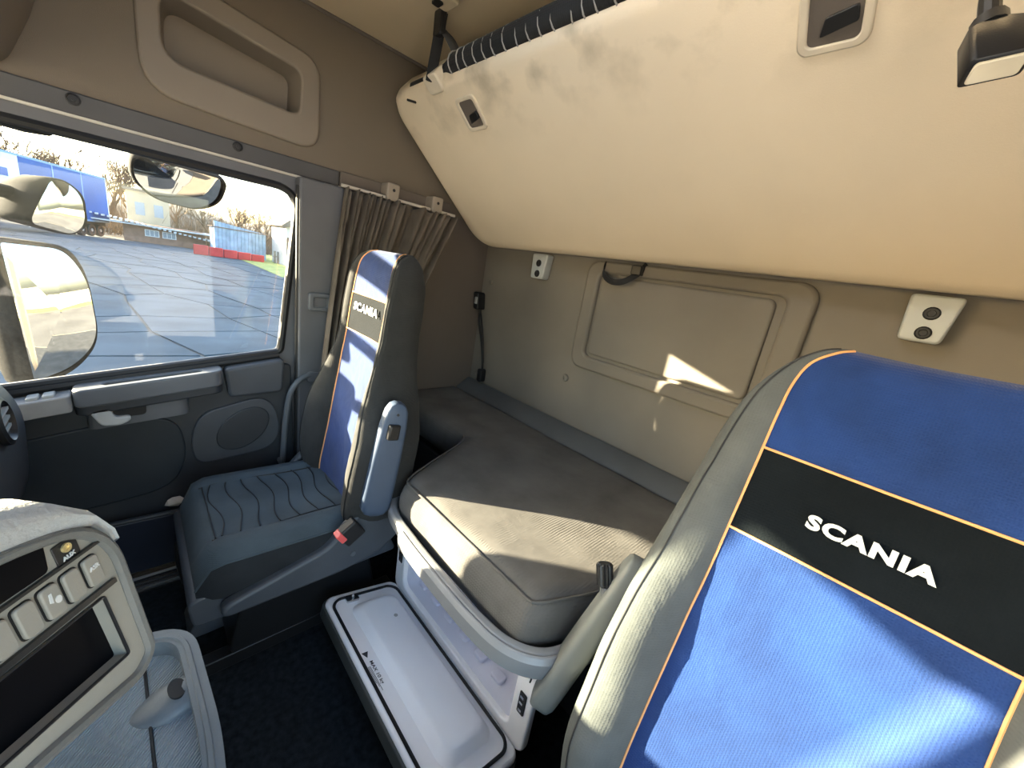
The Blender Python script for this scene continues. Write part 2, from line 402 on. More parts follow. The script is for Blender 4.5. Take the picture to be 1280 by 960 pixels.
# B pillar with hinge-side cover, seat belt slot
bp_ = struct(MB().prism(roundpoly([(0.446, 0.0), (0.60, 0.0), (0.60, 1.430), (0.446, 1.430)], 0.01), YZ, XL - 0.06, XL + 0.050).build('trim_4', PILLAR, bevel=0.008), 'dark grey door pillar between window and curtain')
MB().tube([(XL + 0.036, 0.446, 0.30), (XL + 0.036, 0.446, 0.9), (XL + 0.036, 0.446, 1.40)], 0.008, 8).build('door_seal', BLACK, bp_)
MB().prism(rrect(0.478, 0.535, 0.675, 0.720, 0.012), YZ, XL + 0.045, XL + 0.062).build('bracket_cover', PILLAR, bp_, bevel=0.004)
MB().prism(rrect(0.515, 0.535, 0.585, 0.635, 0.006), YZ, XL + 0.045, XL + 0.060).build('latch', BLACK, bp_, bevel=0.003)

# ------------------------------------------------------------------ passenger door and its window
dr = sroot('door_1', (XL, -0.15, 0), 'dark grey passenger door with window')
win = roundpoly([(-0.46, 0.670), (0.398, 0.790), (0.460, 1.388), (-0.43, 1.388)], [0.06, 0.02, 0.085, 0.12], 8)
def door_shell(x0, x1, poly, name, m):
    y0, y1, z0, z1 = -0.650, 0.466, 0.02, 1.432
    return MB().ring(snapcorners(rectcast(poly, y0, y1, z0, z1), y0, y1, z0, z1), poly, YZ, x0, x1)
door_shell(XL - 0.06, XL, win, 'door_shell', PILLAR).build('door_shell', PILLAR, dr, ang=20)
MB().tube([(XL - 0.004, y, z) for y, z in win], 0.013, 8, closed=True, flat=1.0).build('window_seal', BLACK, dr)
MB().tube([(XL + 0.002, -0.45, 0.658), (XL + 0.002, 0.39, 0.777)], 0.014, 8).build('sill_seal', BLACK, dr)
wn1 = struct(MB().prism([(y, z) for y, z in win], YZ, XL - 0.045, XL - 0.041).build('window_1', glass('side_glass', (0.74, 0.77, 0.79), 0.035, 0.002)), 'slightly dusty side window pane in the passenger door')
# lower door panel
DOORM = mat('door_mid_plastic', (0.060, 0.066, 0.076), 0.5, 0.08, 8, 0.08, 600)
pan = [(-0.57, 0.03), (0.455, 0.03), (0.430, 0.745), (0.215, 0.725), (-0.10, 0.690), (-0.57, 0.620)]
MB().prism(roundpoly(pan, 0.02), YZ, XL - 0.01, XL + 0.018).build('inner_panel', DOOR, dr, bevel=0.006)
# dark swept insert (rounded) in front of the speaker
MB().prism(roundpoly([(-0.40, 0.26), (0.05, 0.30), (0.10, 0.42), (0.08, 0.56), (-0.02, 0.585), (-0.40, 0.52)], 0.09, 8), YZ, XL + 0.01, XL + 0.026).build('dark_insert', mat('insert_dark', (0.022, 0.028, 0.035), 0.5, 0.1), dr, bevel=0.006)
# speaker panel and grille
MB().prism(roundpoly([(0.120, 0.375), (0.350, 0.395), (0.392, 0.460), (0.372, 0.580), (0.320, 0.622), (0.135, 0.575), (0.105, 0.47)], 0.05, 8), YZ, XL + 0.01, XL + 0.030).build('speaker_panel', DOORM, dr, bevel=0.005)
MB().prism([(0.265 + 0.085 * cos(t * pi / 16), 0.500 + 0.078 * sin(t * pi / 16) + 0.03 * cos(t * pi / 16)) for t in range(32)], YZ, XL + 0.028, XL + 0.036).build('speaker_grille', DOOR, dr, bevel=0.006)
# armrest pad towards the pillar
MB().prism(roundpoly([(0.222, 0.632), (0.395, 0.640), (0.402, 0.772), (0.210, 0.742)], 0.02, 5), YZ, XL + 0.0, XL + 0.050).build('arm_pad', DOORM, dr, bevel=0.014)
# armrest bar with a long grip slot (ring in plan, sheared up towards the rear)
def bar(u, v, h): return (XL + v, u, 0.722 + 0.128 * u + h)
oo = rrect(-0.150, 0.205, 0.0, 0.085, 0.03, 6); ii = rrect(-0.085, 0.150, 0.032, 0.060, 0.0139, 6)
ar = MB().ring(oo, ii, bar, -0.055, 0.0).build('armrest', DOORG, dr, bevel=0.006)
MB().prism(rrect(-0.09, 0.155, 0.028, 0.064, 0.0139, 6), bar, -0.055, -0.040).build('slot_floor', BLACK, ar)
MB().prism(rrect(-0.150, 0.205, 0.0, 0.072, 0.03, 6), bar, -0.085, -0.056).build('armrest_lower', DOOR, ar, bevel=0.005)
MB().prism(rrect(-0.13, 0.11, 0.0, 0.055, 0.03, 6), lambda u, v, h: (XL + v, u, 0.655 + 0.10 * u + h), -0.075, -0.02).build('grip_scoop', DOORG, ar, bevel=0.01)
# window switch panel at the front end of the armrest
sp = MB().prism(rrect(-0.45, -0.152, 0.005, 0.075, 0.01), lambda u, v, h: (XL + v, u, 0.712 + 0.16 * u + h), -0.05, 0.0).build('switch_panel', mat('switch_panel_silver', (0.30, 0.31, 0.32), 0.3), dr, bevel=0.004)
for y in (-0.225, -0.195):
    MB().prism(rrect(y - 0.012, y + 0.012, 0.020, 0.060, 0.006), lambda u, v, h: (XL + v, u, 0.712 + 0.16 * u + h), -0.004, 0.008).build('window_switch', SILVER, sp, bevel=0.003)
# silver door opener with its dark recess
MB().prism(roundpoly([(-0.090, 0.600), (0.002, 0.606), (0.003, 0.652), (-0.085, 0.642)], 0.012), YZ, XL + 0.03, XL + 0.0585).build('handle_recess', BLACK, dr)
MB().prism(roundpoly([(-0.124, 0.634), (-0.078, 0.645), (-0.070, 0.608), (-0.035, 0.610), (-0.034, 0.594), (-0.060, 0.580), (-0.100, 0.583)], 0.012), YZ, XL + 0.045, XL + 0.072).build('door_handle', mat('handle_silver', (0.42, 0.45, 0.47), 0.35, metal=0.0), dr, bevel=0.005)
# lower pocket and tread
pk = MB().prism(roundpoly([(-0.56, 0.03), (0.30, 0.03), (0.30, 0.225), (-0.56, 0.250)], 0.03), YZ, XL + 0.07, XL + 0.085).build('door_pocket', mat('pocket_navy', (0.016, 0.020, 0.034), 0.5, 0.1), dr, bevel=0.006)
MB().tube([(XL + 0.078, -0.56, 0.253), (XL + 0.078, 0.30, 0.228)], 0.008, 8).build('pocket_rim', DOOR, pk)
MB().bx(XL + 0.01, XL + 0.08, -0.56, 0.30, 0.03, 0.05).build('pocket_floor', DOOR, pk)
# bent pull rod at the rear edge of the door
MB().tube(crom([(XL + 0.05, 0.497, 0.705), (XL + 0.06, 0.450, 0.690), (XL + 0.06, 0.415, 0.630), (XL + 0.06, 0.398, 0.50), (XL + 0.055, 0.390, 0.345), (XL + 0.02, 0.388, 0.335)], 6), 0.011, 10).build('pull_rod', DOORG, dr)
tr5 = sroot('trim_5', (-1.60, -0.15, 0), 'metal tread strips along the passenger door sill')
for k in range(4):
    MB().bx(-1.575 + 0.018 * k, -1.567 + 0.018 * k, -0.6, 0.28, 0.0, 0.012).build('tread_strip', CHROME if k else SILVER, tr5)
MB().bx(-1.60, -1.50, -0.6, 0.28, 0.0, 0.006).build('tread_plate', BLKPL, tr5)
# white scrap in the pocket
mb = MB(); pts = []
for k in range(40):
    a = random.random() * 6.283; b = math.acos(2 * random.random() - 1); r = 0.016 * (0.6 + 0.7 * random.random())
    pts.append((XL + 0.058 + r * 0.8 * sin(b) * cos(a), 0.050 + 1.5 * r * sin(b) * sin(a), 0.262 + r * cos(b)))
bm = bmesh.new()
for p in pts: bm.verts.new(p)
g = bmesh.ops.convex_hull(bm, input=bm.verts); me = D.meshes.new('paper_scrap'); bm.to_mesh(me); bm.free()
me.materials.append(mat('paper', (0.62, 0.58, 0.52), 0.8)); o = D.objects.new('paper_scrap', me); COL.objects.link(o)
tag(o, 'crumpled off-white paper scrap stuck in the door pocket', 'paper')

# ------------------------------------------------------------------ driver side and front of the cab (behind the camera)
wr = sroot('wall_right', (XR, 0.9, 0), 'side wall of the cab on the driver side')
MB().bx(XR, XR + 0.06, 0.46, YB, 0, ZC).build('panel', BROWN, wr)
MB().bx(XR, XR + 0.06, YF, 0.46, 1.39, ZC).build('panel', SIDEB, wr)
MB().bx(XR, XR + 0.06, YF, -0.72, 0.0, 1.39).build('panel', PILLAR, wr)      # driver doorway left open, out of view, to let in more light
wf = sroot('wall_front', (-0.6, YF, 0), 'front wall of the cab with the windscreen opening')
MB().bx(XL - 0.06, XR + 0.06, YF - 0.05, YF, 0.0, 0.74).build('firewall', DOOR, wf)
MB().bx(XL - 0.06, XR + 0.06, YF - 0.05, YF, 1.47, ZC).build('header', SIDEB, wf)
MB().bx(XR - 0.06, XR + 0.06, YF - 0.05, YF, 0.74, 1.47).build('corner_post', PILLAR, wf)
MB().bx(XL - 0.03, XL + 0.0, YF - 0.05, YF - 0.02, 0.74, 1.47).build('corner_post', PILLAR, wf)
MB().bx(XL - 0.06, XL + 0.0, YF, -0.65, 0.0, 0.74).build('kick_panel', PILLAR, wf)
MB().bx(XL - 0.06, XL + 0.0, YF, -0.65, 1.385, 1.436).build('sun_cut_header', PILLAR, wf)  # unseen strip, added to cut the sun lower on the driver seat
struct(MB().bx(XL - 0.045, XL - 0.041, YF, -0.652, 0.74, 1.385).build('window_4', glass('sun_dimming_glass', (0.66, 0.70, 0.70), 0.04)), 'wrapped side end of the windscreen')  # tint added to weaken the sun on the driver seat
struct(MB().bx(XL + 0.00, XR - 0.06, YF - 0.03, YF - 0.026, 0.74, 1.47).build('window_3', glass('screen_glass', (0.95, 0.97, 0.97), 0.04)), 'windscreen pane')
oc = thing('overhead_cabinet', (-0.6, -0.5, 1.50), 'beige overhead cabinet above the windscreen, its rounded end in the top left corner', 'cabinet')
MB().prism(roundpoly([(YF + 0.01, 1.492), (-0.180, 1.495), (-0.110, 1.66), (-0.100, ZC - 0.03), (YF + 0.01, ZC - 0.03)], [0.01, 0.04, 0.06, 0.01, 0.01], 6), YZ, XL + 0.002, XR - 0.002).build('body', CUBBY, oc, bevel=0.02)

# ================================================================== UPPER BUNK
BT, BD, BN = Vector((0, 0.735, 1.775)), Vector((0, 0.762, -0.649)).normalized(), Vector((0, -0.649, -0.762)).normalized()
def bk(u, v, h): return Vector((u, 0, 0)) + BT + BD * v + BN * h
bunk = thing('upper_bunk', (-0.6, 1.0, 1.50), 'large beige upper bunk folded up against the rear wall', 'bunk')
def bunk_rings():
    base = [(-1.625, 0.0), (0.43, 0.0), (0.43, 0.715), (-1.625, 0.715)]
    R = []
    for ins, h in ((0.02, -0.12), (0.0, -0.10), (0.0, -0.045), (0.006, -0.022), (0.020, -0.006), (0.040, 0.0)):
        q = [(-1.625 + ins, ins), (0.43 - ins, ins), (0.43 - ins, 0.715 - ins * 1.6), (-1.625 + ins, 0.715 - ins * 1.6)]
        R.append([bk(u, v, h) for u, v in roundpoly(q, [0.09, 0.05, 0.05, 0.11], 8)])
    return R
MB().rings(bunk_rings()).build('bunk_body', BUNK, bunk, ang=60)
for cx in (-1.185, -0.238):
    cv = 0.125
    bz = MB().ring(rrect(cx - 0.050, cx + 0.050, cv - 0.052, cv + 0.052, 0.018), rrect(cx - 0.036, cx + 0.036, cv - 0.040, cv + 0.040, 0.010), bk, -0.004, 0.005).build('latch_bezel', mat('bezel_beige', (0.62, 0.54, 0.42), 0.5), bunk, bevel=0.003)
    MB().prism(rrect(cx - 0.037, cx + 0.037, cv - 0.041, cv + 0.041, 0.010), bk, -0.002, 0.001).build('latch_recess', BROWN, bz)
    MB().prism(roundpoly([(cx - 0.012, cv + 0.002), (cx + 0.030, cv - 0.006), (cx + 0.032, cv + 0.016), (cx - 0.018, cv + 0.028)], 0.004), bk, 0.001, 0.006).build('latch_lever', BLKPL, bz, bevel=0.002)
MB().prism(rrect(-1.335, -1.255, -0.012, 0.045, 0.016), bk, -0.09, 0.006).build('strap_guide', mat('bezel_beige', (0.62, 0.54, 0.42), 0.5), bunk, bevel=0.006)
MB().tube([bk(-1.48, 0.03, 0.002), bk(-1.44, 0.045, 0.003)], 0.004, 6).build('worn_spot', BLACK, bunk)
# black lip of the mattress base above the board
MB().prism(rrect(-1.50, 0.40, 0.0, 0.05, 0.02), lambda u, v, h: (u, 0.80 + v, h), 1.775, 1.83).build('base_edge', BLACK, bunk, bevel=0.01)

MB().prism(rrect(-1.475, -1.20, 0.0, 0.05, 0.01), lambda u, v, h: (u, 0.755 + v, h), 1.772, 1.808).build('base_corner', BLACK, bunk, bevel=0.008)
net = thing('safety_net_roll', (-0.6, 0.80, 1.80), 'black ribbed roll of webbing lying along the top edge of the upper bunk', 'net roll')
pth = [(-1.40, 0.795, 1.80), (-1.25, 0.775, 1.803), (-1.0, 0.765, 1.807), (0.40, 0.765, 1.808)]
MB().tube(crom(pth, 8), [0.012 + 0.020 * min(1, i / 12) for i in range(25)], 12).build('roll', WEB, net)
RIBM = mat('net_rib', (0.30, 0.29, 0.27), 0.7)
rib_me = None
for i in range(38):
    x = -1.20 + 0.042 * i + random.uniform(-0.006, 0.006)
    r = 0.029 + 0.004 * min(1, i / 4)
    if rib_me is None:
        o = MB().tube([(0, 0.032 * cos(2 * pi * k / 14), 0.032 * sin(2 * pi * k / 14)) for k in range(14)], 0.0022, 5, closed=True).build('rib', RIBM, None); rib_me = o.data
    else:
        o = D.objects.new('rib', rib_me); COL.objects.link(o)
    o.location = (x, 0.767, 1.806); o.scale = (1, 1.02, 1.02); o.rotation_euler = (0, 0, random.uniform(-0.25, 0.25))
    adopt(o, net)

st = thing('bunk_strap', (-1.29, 0.74, 1.95), 'black webbing strap hanging from the ceiling to the bunk corner', 'strap')
MB().tube(crom([(-1.275, 0.745, 1.95), (-1.285, 0.742, 1.87), (-1.293, 0.738, 1.80), (-1.293, 0.735, 1.765)], 4), 0.016, 8, flat=0.2, up=(-0.5, -0.87, 0)).build('webbing', WEB, st)
MB().tube(crom([(-1.275, 0.75, 1.905), (-1.235, 0.76, 1.87), (-1.19, 0.785, 1.80)], 4), 0.015, 8, flat=0.2, up=(-0.5, -0.87, 0.0)).build('webbing', mat('webbing_grey', (0.05, 0.05, 0.05), 0.8), st)
MB().prism(rrect(-0.022, 0.022, -0.035, 0.035, 0.008), lambda u, v, h: (-1.277 + u, 0.742 + h, 1.918 + v), -0.012, 0.008).build('strap_buckle', BLKPL, st, bevel=0.004)

# reading lamp hanging in front of the bunk
lamp = thing('reading_lamp', (-0.03, 0.74, 1.60), 'small black reading lamp with a pale lens, top right corner', 'lamp')
LR = Matrix.Rotation(radians(18), 3, 'Z') @ Matrix.Rotation(radians(-12), 3, 'Y') @ Matrix.Rotation(radians(-28), 3, 'X')
LC = Vector((-0.040, 0.74, 1.560))
def lp(x, y, z): return LC + LR @ (Vector((x, y, z)) * 0.72)
R_ = []
for z, sx, sy in ((-0.045, 0.034, 0.022), (-0.043, 0.036, 0.024), (0.030, 0.032, 0.022), (0.043, 0.022, 0.016), (0.046, 0.018, 0.012)):
    R_.append([lp(x, y, z) for x, y in rrect(-sx, sx, -sy, sy, 0.007, 3)])
MB().rings(R_).build('lamp_head', BLKPL, lamp, ang=50)
MB().prism(rrect(-0.030, 0.030, -0.018, 0.018, 0.006), lambda u, v, h: lp(u, v, h), -0.049, -0.044).build('lens', mat('lamp_lens', (0.80, 0.72, 0.55), 0.3), lamp, bevel=0.002)
MB().tube([lp(0, 0, 0.040), lp(0, 0, 0.060)], [0.016, 0.016], 12).build('collar', BLKPL, lamp)
MB().tube(crom([lp(0, 0, 0.05), lp(0.005, -0.01, 0.12), lp(0.03, -0.03, 0.2), Vector((0.02, 0.66, 1.85)), Vector((0.03, 0.62, 1.95))], 6), 0.010, 10).build('gooseneck', BLKPL, lamp)

# silver bunk brackets on the rear wall
for (bx_, lab) in ((-1.235, 'silver bunk bracket with two bolts, left one near the curtain corner'), (0.012, 'silver bunk bracket with two black bolts, above the driver seat')):
    br = thing('bunk_bracket', (bx_, YB, 1.22), lab, 'bracket', 'silver bunk brackets on the rear wall')
    q = [(-0.040, 1.222), (0.034, 1.222), (0.046, 1.330), (-0.046, 1.330)]
    MB().prism([(bx_ + a, b) for a, b in roundpoly(q, 0.012)], XZ, YB - 0.045, YB).build('plate', SILVER, br, bevel=0.006)
    for dz in (1.244, 1.289):
        bo = MB().lathe([(0.015, 0), (0.015, 0.002), (0.012, 0.005), (0.008, 0.005), (0.007, 0.002), (0.0, 0.002)], (bx_, YB - 0.045, dz), (0, -1, 0), 16).build('bolt', BLACK, br)

lo = thing('pull_loop', (-0.82, 1.34, 1.26), 'black pull strap loop hanging below the upper bunk', 'strap')
MB().tube(crom([(-0.905, 1.345, 1.325), (-0.895, 1.325, 1.285), (-0.850, 1.315, 1.258), (-0.795, 1.315, 1.262), (-0.745, 1.325, 1.300), (-0.735, 1.345, 1.335)], 6), 0.011, 8, flat=0.25, up=(0, 0, 1)).build('loop', WEB, lo)
MB().prism(rrect(-0.775, -0.735, 1.290, 1.325, 0.006), XZ, 1.315, 1.345).build('clasp', BLKPL, lo, bevel=0.004)

cb = thing('charging_cable', (-1.6, 1.33, 0.68), 'black cable with plugs hanging in the rear corner', 'cable')
MB().tube(crom([(-1.632, 1.345, 1.02), (-1.622, 1.338, 0.955), (-1.575, 1.338, 0.84), (-1.545, 1.338, 0.74), (-1.540, 1.338, 0.69)], 6), 0.006, 8).build('cord', BLACK, cb)
MB().tube(crom([(-1.630, 1.345, 1.0), (-1.606, 1.342, 0.955), (-1.572, 1.342, 0.86), (-1.545, 1.342, 0.74)], 6), 0.0045, 8).build('cord', BLACK, cb)
pg_ = MB().prism(rrect(-0.020, 0.020, -0.045, 0.045, 0.012), lambda u, v, h: (-1.636 + u - v * 0.15, h, 1.060 + v), 1.305, 1.358).build('socket', BLACK, cb, bevel=0.006)
MB().prism(rrect(-0.009, 0.009, -0.018, 0.018, 0.004), lambda u, v, h: (-1.628 + u, h, 1.062 + v), 1.300, 1.306).build('socket_face', mat('grey_plug', (0.35, 0.35, 0.35), 0.4), pg_, bevel=0.002)
MB().prism(rrect(-0.018, 0.018, -0.036, 0.036, 0.012), lambda u, v, h: (-1.540 + u, h, 0.672 + v), 1.318, 1.355).build('plug', BLACK, cb, bevel=0.006)

# ================================================================== CURTAIN AND SEAT BELT
cr = thing('curtain', (-1.60, 0.8, 1.43), 'brown pleated side curtain drawn behind the passenger seat', 'curtain')
NU, NV = 150, 30; vs_ = []; fs_ = []
for j in range(NV + 1):
    t = j / NV; z = 1.425 - 0.93 * t
    for i in range(NU + 1):
        u = i / NU
        y = (0.590 + 0.50 * u) * (1 - t) ** 1.3 + (0.500 + 0.24 * u) * (1 - (1 - t) ** 1.3)
        ph = 2 * pi * (8.0 * u + 0.9 * sin(5 * u) + 0.25 * t * sin(9 * u))
        amp = 0.027 * (0.55 + 0.45 * sin(13 * u + 1)) * (0.75 + 0.35 * t) + 0.004
        x = -1.583 + amp * sin(ph) + 0.03 * t + (0.012 * sin(3 * ph) if t < 0.1 else 0.012 * sin(3 * ph) * max(0, 1 - (t - 0.1) * 6))
        zz = z + (0.008 * sin(2 * ph) if j == 0 else 0)
        vs_.append((x, y, zz))
for j in range(NV):
    for i in range(NU):
        a = j * (NU + 1) + i; fs_.append((a, a + 1, a + NU + 2, a + NU + 1))
MB().add(vs_, fs_).build('cloth', CURT, cr, solid=0.003, ang=70)
rl = thing('curtain_rail', (-1.60, 0.85, 1.44), 'pale curtain rail with two mounting clips on the side wall', 'rail')
MB().tube([(-1.605, 0.585, 1.436), (-1.605, 1.095, 1.436)], 0.006, 8).build('rod', mat('rail_pale', (0.55, 0.5, 0.43), 0.4), rl)
for y in (0.781, 0.989):
    c_ = MB().prism(roundpoly([(y - 0.026, 1.425), (y + 0.026, 1.425), (y + 0.030, 1.492), (y - 0.024, 1.492)], 0.012), YZ, XL + 0.004, -1.588).build('clip', mat('clip_taupe', (0.26, 0.22, 0.18), 0.5), rl, bevel=0.006)
    MB().lathe([(0.006, 0), (0.006, 0.002), (0, 0.002)], (-1.588, y + 0.002, 1.466), (1, 0, 0), 10).build('screw', BLACK, c_)

sb = thing('seat_belt', (-1.6, 0.5, 1.0), 'black seat belt with pillar anchor beside the passenger seat', 'seat belt')
MB().ring(rrect(0.478, 0.565, 0.965, 1.035, 0.012), rrect(0.496, 0.545, 0.982, 1.018, 0.008), YZ, XL + 0.045, XL + 0.066).build('anchor', DOORG, sb, bevel=0.005)
MB().prism(rrect(0.495, 0.546, 0.981, 1.019, 0.008), YZ, XL + 0.045, XL + 0.056).build('anchor_plate', PILLAR, sb)
MB().prism(rrect(0.560, 0.612, 0.985, 1.022, 0.005), YZ, XL + 0.048, XL + 0.066).build('guide', DOORG, sb, bevel=0.004)
MB().tube(crom([(-1.600, 0.612, 1.003), (-1.565, 0.640, 0.99), (-1.52, 0.62, 0.90), (-1.535, 0.56, 0.75), (-1.530, 0.51, 0.58), (-1.522, 0.475, 0.43)], 5), 0.024, 8, flat=0.12, up=(1, 0, 0.2)).build('webbing', WEB, sb)
bl = MB().prism(rrect(-0.022, 0.022, -0.030, 0.030, 0.006), lambda u, v, h: (-1.518 + u, 0.462 + h, 0.450 + v), -0.012, 0.012).build('tongue', BLKPL, sb, bevel=0.004)
MB().tube([(-1.540, 0.448, 0.470), (-1.496, 0.448, 0.466)], 0.006, 8).build('tongue_bar', CHROME, bl)

# ================================================================== SEATS
def backrest(root, xc, alpha, keys, band, covers, logo, nseg=5, wr=0.004, seedv=0.0):
    """keys: (z, y, half width, panel half width, bolster bulge, thickness)"""
    K = []; ks = [Vector(k[:3]) for k in keys]; k2 = [Vector(k[3:]) for k in keys]
    a1 = crom(ks, nseg); a2 = crom(k2, nseg)
    fwd = Vector((0, -cos(alpha), sin(alpha)))
    def half(w, p, b, T):
        pts = [(p * k / 4.0, -0.006 * sin(pi * (1 - k / 4.0) / 2)) for k in range(5)]
        for s_ in (0.12, 0.3, 0.5, 0.7, 0.86): pts.append((p + (w - p) * s_, b * sin(pi * min(1, s_ * 0.80 + 0.02)) ** 0.8))
        pts += [(p + (w - p) * 0.96, b * 0.30 - T * 0.04), (w, -T * 0.14), (w + 0.002, -T * 0.35), (w, -T * 0.6), (w - (w - p) * 0.1 - 0.004, -T * 0.82), (p + (w - p) * 0.6, -T * 0.96), (p * 0.8, -T), (0, -T)]
        return pts
    rows = []
    for A, B in zip(a1, a2):
        z, y, w_ = A; p, b, T = B
        h = half(w_, p, b, T); loop = h + [(-x, d) for x, d in reversed(h[1:-1])]
        R = []
        for x, d in loop:
            q = Vector((xc + x, y, z)) + fwd * d
            nn = noise.noise(q * 9 + Vector((seedv, 0, 0))) * wr + noise.noise(q * 23) * wr * 0.4
            far = abs(x) > p + 0.004
            R.append(q + fwd * (nn if far else nn * 0.5))
        rows.append(R)
    L = len(rows[0]); NR = len(rows); H = (L + 2) // 2
    def isfront(k):           # face between loop k and k+1 lies on the centre panel
        return k < 4 or k >= L - 4
    zr = [a.x for a in a1]
    parts = {n: MB() for n in ('upper_panel', 'logo_band', 'front_panel', 'side_cover')}
    for i in range(NR - 1):
        zm = (zr[i] + zr[i + 1]) / 2
        for k in range(L):
            l = (k + 1) % L
            nm = 'side_cover'
            if isfront(k): nm = 'upper_panel' if zm > band[1] else ('logo_band' if zm > band[0] else 'front_panel')
            parts[nm].add([rows[i][k], rows[i][l], rows[i + 1][l], rows[i + 1][k]], [(0, 1, 2, 3)])
    parts['side_cover'].add(rows[0], [tuple(range(L))])
    parts['upper_panel'].add(rows[-1], [tuple(range(L))])
    lab = {'upper_panel': 'blue cloth panel', 'logo_band': 'black cloth band', 'front_panel': 'blue cloth panel', 'side_cover': 'charcoal cloth sides'}
    for nm, m in covers.items():
        o = parts[nm].build(nm, m, root, ang=60)
        bm = bmesh.new(); bm.from_mesh(o.data); bmesh.ops.remove_doubles(bm, verts=bm.verts, dist=1e-5); bmesh.ops.recalc_face_normals(bm, faces=bm.faces)
        bm.to_mesh(o.data); bm.free()
        o.data.polygons.foreach_set('use_smooth', [True] * len(o.data.polygons))
        o['label'] = lab[nm]
    # piping
    top = NR - 1
    for k in (4, L - 4):
        MB().tube([rows[i][k] + fwd * 0.001 for i in range(0, top)], 0.0022, 6).build('piping', ORANGE, root)
    for zb in band:
        i = min(range(NR), key=lambda i: abs(zr[i] - zb))
        MB().tube([rows[i][k % L] + fwd * 0.002 for k in range(-4, 5)], 0.0022, 6).build('piping', ORANGE, root)
    # seam on the bolster, off the panel edge
    for k in (8, L - 8):
        MB().tube([rows[i][k] + fwd * 0.0005 for i in range(0, top - 2)], 0.0016, 5).build('seam', BLACK, root)
    # logo
    zc = (band[0] + band[1]) / 2 + logo[2]
    def surf(x, h, off):
        z = zc + h * cos(alpha)
        i = max(j for j in range(NR - 1) if zr[j] <= z); t = (z - zr[i]) / (zr[i + 1] - zr[i])
        y = a1[i].y * (1 - t) + a1[i + 1].y * t
        return Vector((xc + x, y, z)) + fwd * (off + 0.0045)
    text_mesh('SCANIA', logo[0], surf, 'lettering', WHITE, root, bold=logo[1], sx=1.26, space=1.14)
    return rows

# ---------------- passenger seat
ps = thing('passenger_seat', (-1.22, 0.35, 0.0), 'passenger seat with blue and black cloth cover and folded grey armrest', 'seat')
PX = -1.22
pk_ = [(0.36, 0.445, 0.215, 0.125, 0.020, 0.14), (0.44, 0.452, 0.250, 0.130, 0.045, 0.16), (0.56, 0.470, 0.262, 0.132, 0.060, 0.17), (0.68, 0.488, 0.258, 0.132, 0.055, 0.17),
       (0.78, 0.502, 0.215, 0.130, 0.040, 0.16), (0.87, 0.515, 0.178, 0.128, 0.022, 0.14), (0.955, 0.526, 0.170, 0.126, 0.014, 0.125), (1.08, 0.542, 0.170, 0.124, 0.012, 0.115),
       (1.15, 0.553, 0.168, 0.122, 0.010, 0.105), (1.195, 0.565, 0.156, 0.116, 0.006, 0.085), (1.220, 0.585, 0.138, 0.104, 0.003, 0.052), (1.228, 0.610, 0.12, 0.095, 0.001, 0.012)]
backrest(ps, PX, radians(9), pk_, (0.955, 1.08), {'upper_panel': BLUE, 'logo_band': BAND, 'front_panel': BLUE, 'side_cover': COVERP}, (0.036, 0.0008, 0.02), wr=0.006)
# cushion
def cushion(root, xc, y0, y1, hw, z0, z1, m):
    R = []
    n = 16
    for i in range(n + 1):
        t = i / n; y = y0 + (y1 - y0) * t
        e = min(1.0, (t * (y1 - y0)) / 0.07); rf = math.sqrt(max(0, 1 - (1 - e) ** 2))
        zt = z0 + 0.05 + (z1 - z0 - 0.05) * (0.25 + 0.75 * rf) - 0.012 * t
        w_ = hw * (0.90 + 0.10 * math.sqrt(max(0, min(1, e)))) - 0.02 * max(0, t - 0.6)
        sec = [(-w_ + 0.015, z0), (-w_, z0 + 0.03), (-w_ - 0.004, (z0 + zt) / 2), (-w_ + 0.008, zt - 0.028), (-w_ + 0.035, zt - 0.002), (-w_ + 0.07, zt + 0.004), (-w_ * 0.62, zt - 0.003),
               (-w_ * 0.58, zt - 0.006), (-w_ * 0.3, zt - 0.004), (0, zt - 0.003)]
        sec = sec + [(-a, b) for a, b in reversed(sec[:-1])]
        R.append([Vector((xc + a, y, b)) for a, b in sec])
    L_ = len(R[0]); top, side = MB(), MB()
    for i in range(n):
        for k in range(L_ - 1):
            (top if 3 <= k < L_ - 4 else side).add([R[i][k], R[i][k + 1], R[i + 1][k + 1], R[i + 1][k]], [(0, 1, 2, 3)])
    for i in range(n): side.add([R[i][0], R[i][-1], R[i + 1][-1], R[i + 1][0]], [(0, 1, 2, 3)])
    side.add(R[-1], [tuple(range(L_))]); top.add(R[0], [tuple(range(L_))])
    for b_, nm, mm in ((top, 'cushion', m), (side, 'cushion_border', BORDER)):
        o = b_.build(nm, mm, root, ang=70)
        bm = bmesh.new(); bm.from_mesh(o.data); bmesh.ops.remove_doubles(bm, verts=bm.verts, dist=1e-5); bmesh.ops.recalc_face_normals(bm, faces=bm.faces); bm.to_mesh(o.data); bm.free()
        o.data.polygons.foreach_set('use_smooth', [True] * len(o.data.polygons)); o.data.set_sharp_from_angle(angle=radians(70))
    for k in (3, L_ - 4):
        MB().tube([R[i][k] for i in range(0, n + 1)], 0.003, 6).build('edge_piping', m, root)
    return
cushion(ps, -1.232, 0.055, 0.56, 0.232, 0.285, 0.437, CUSH)
def ctop(x, y):
    t = (y - 0.055) / 0.505; e = min(1.0, t * 0.505 / 0.07); rf = math.sqrt(max(0, 1 - (1 - e) ** 2))
    return 0.285 + 0.05 + 0.102 * (0.25 + 0.75 * rf) - 0.012 * t - 0.0035
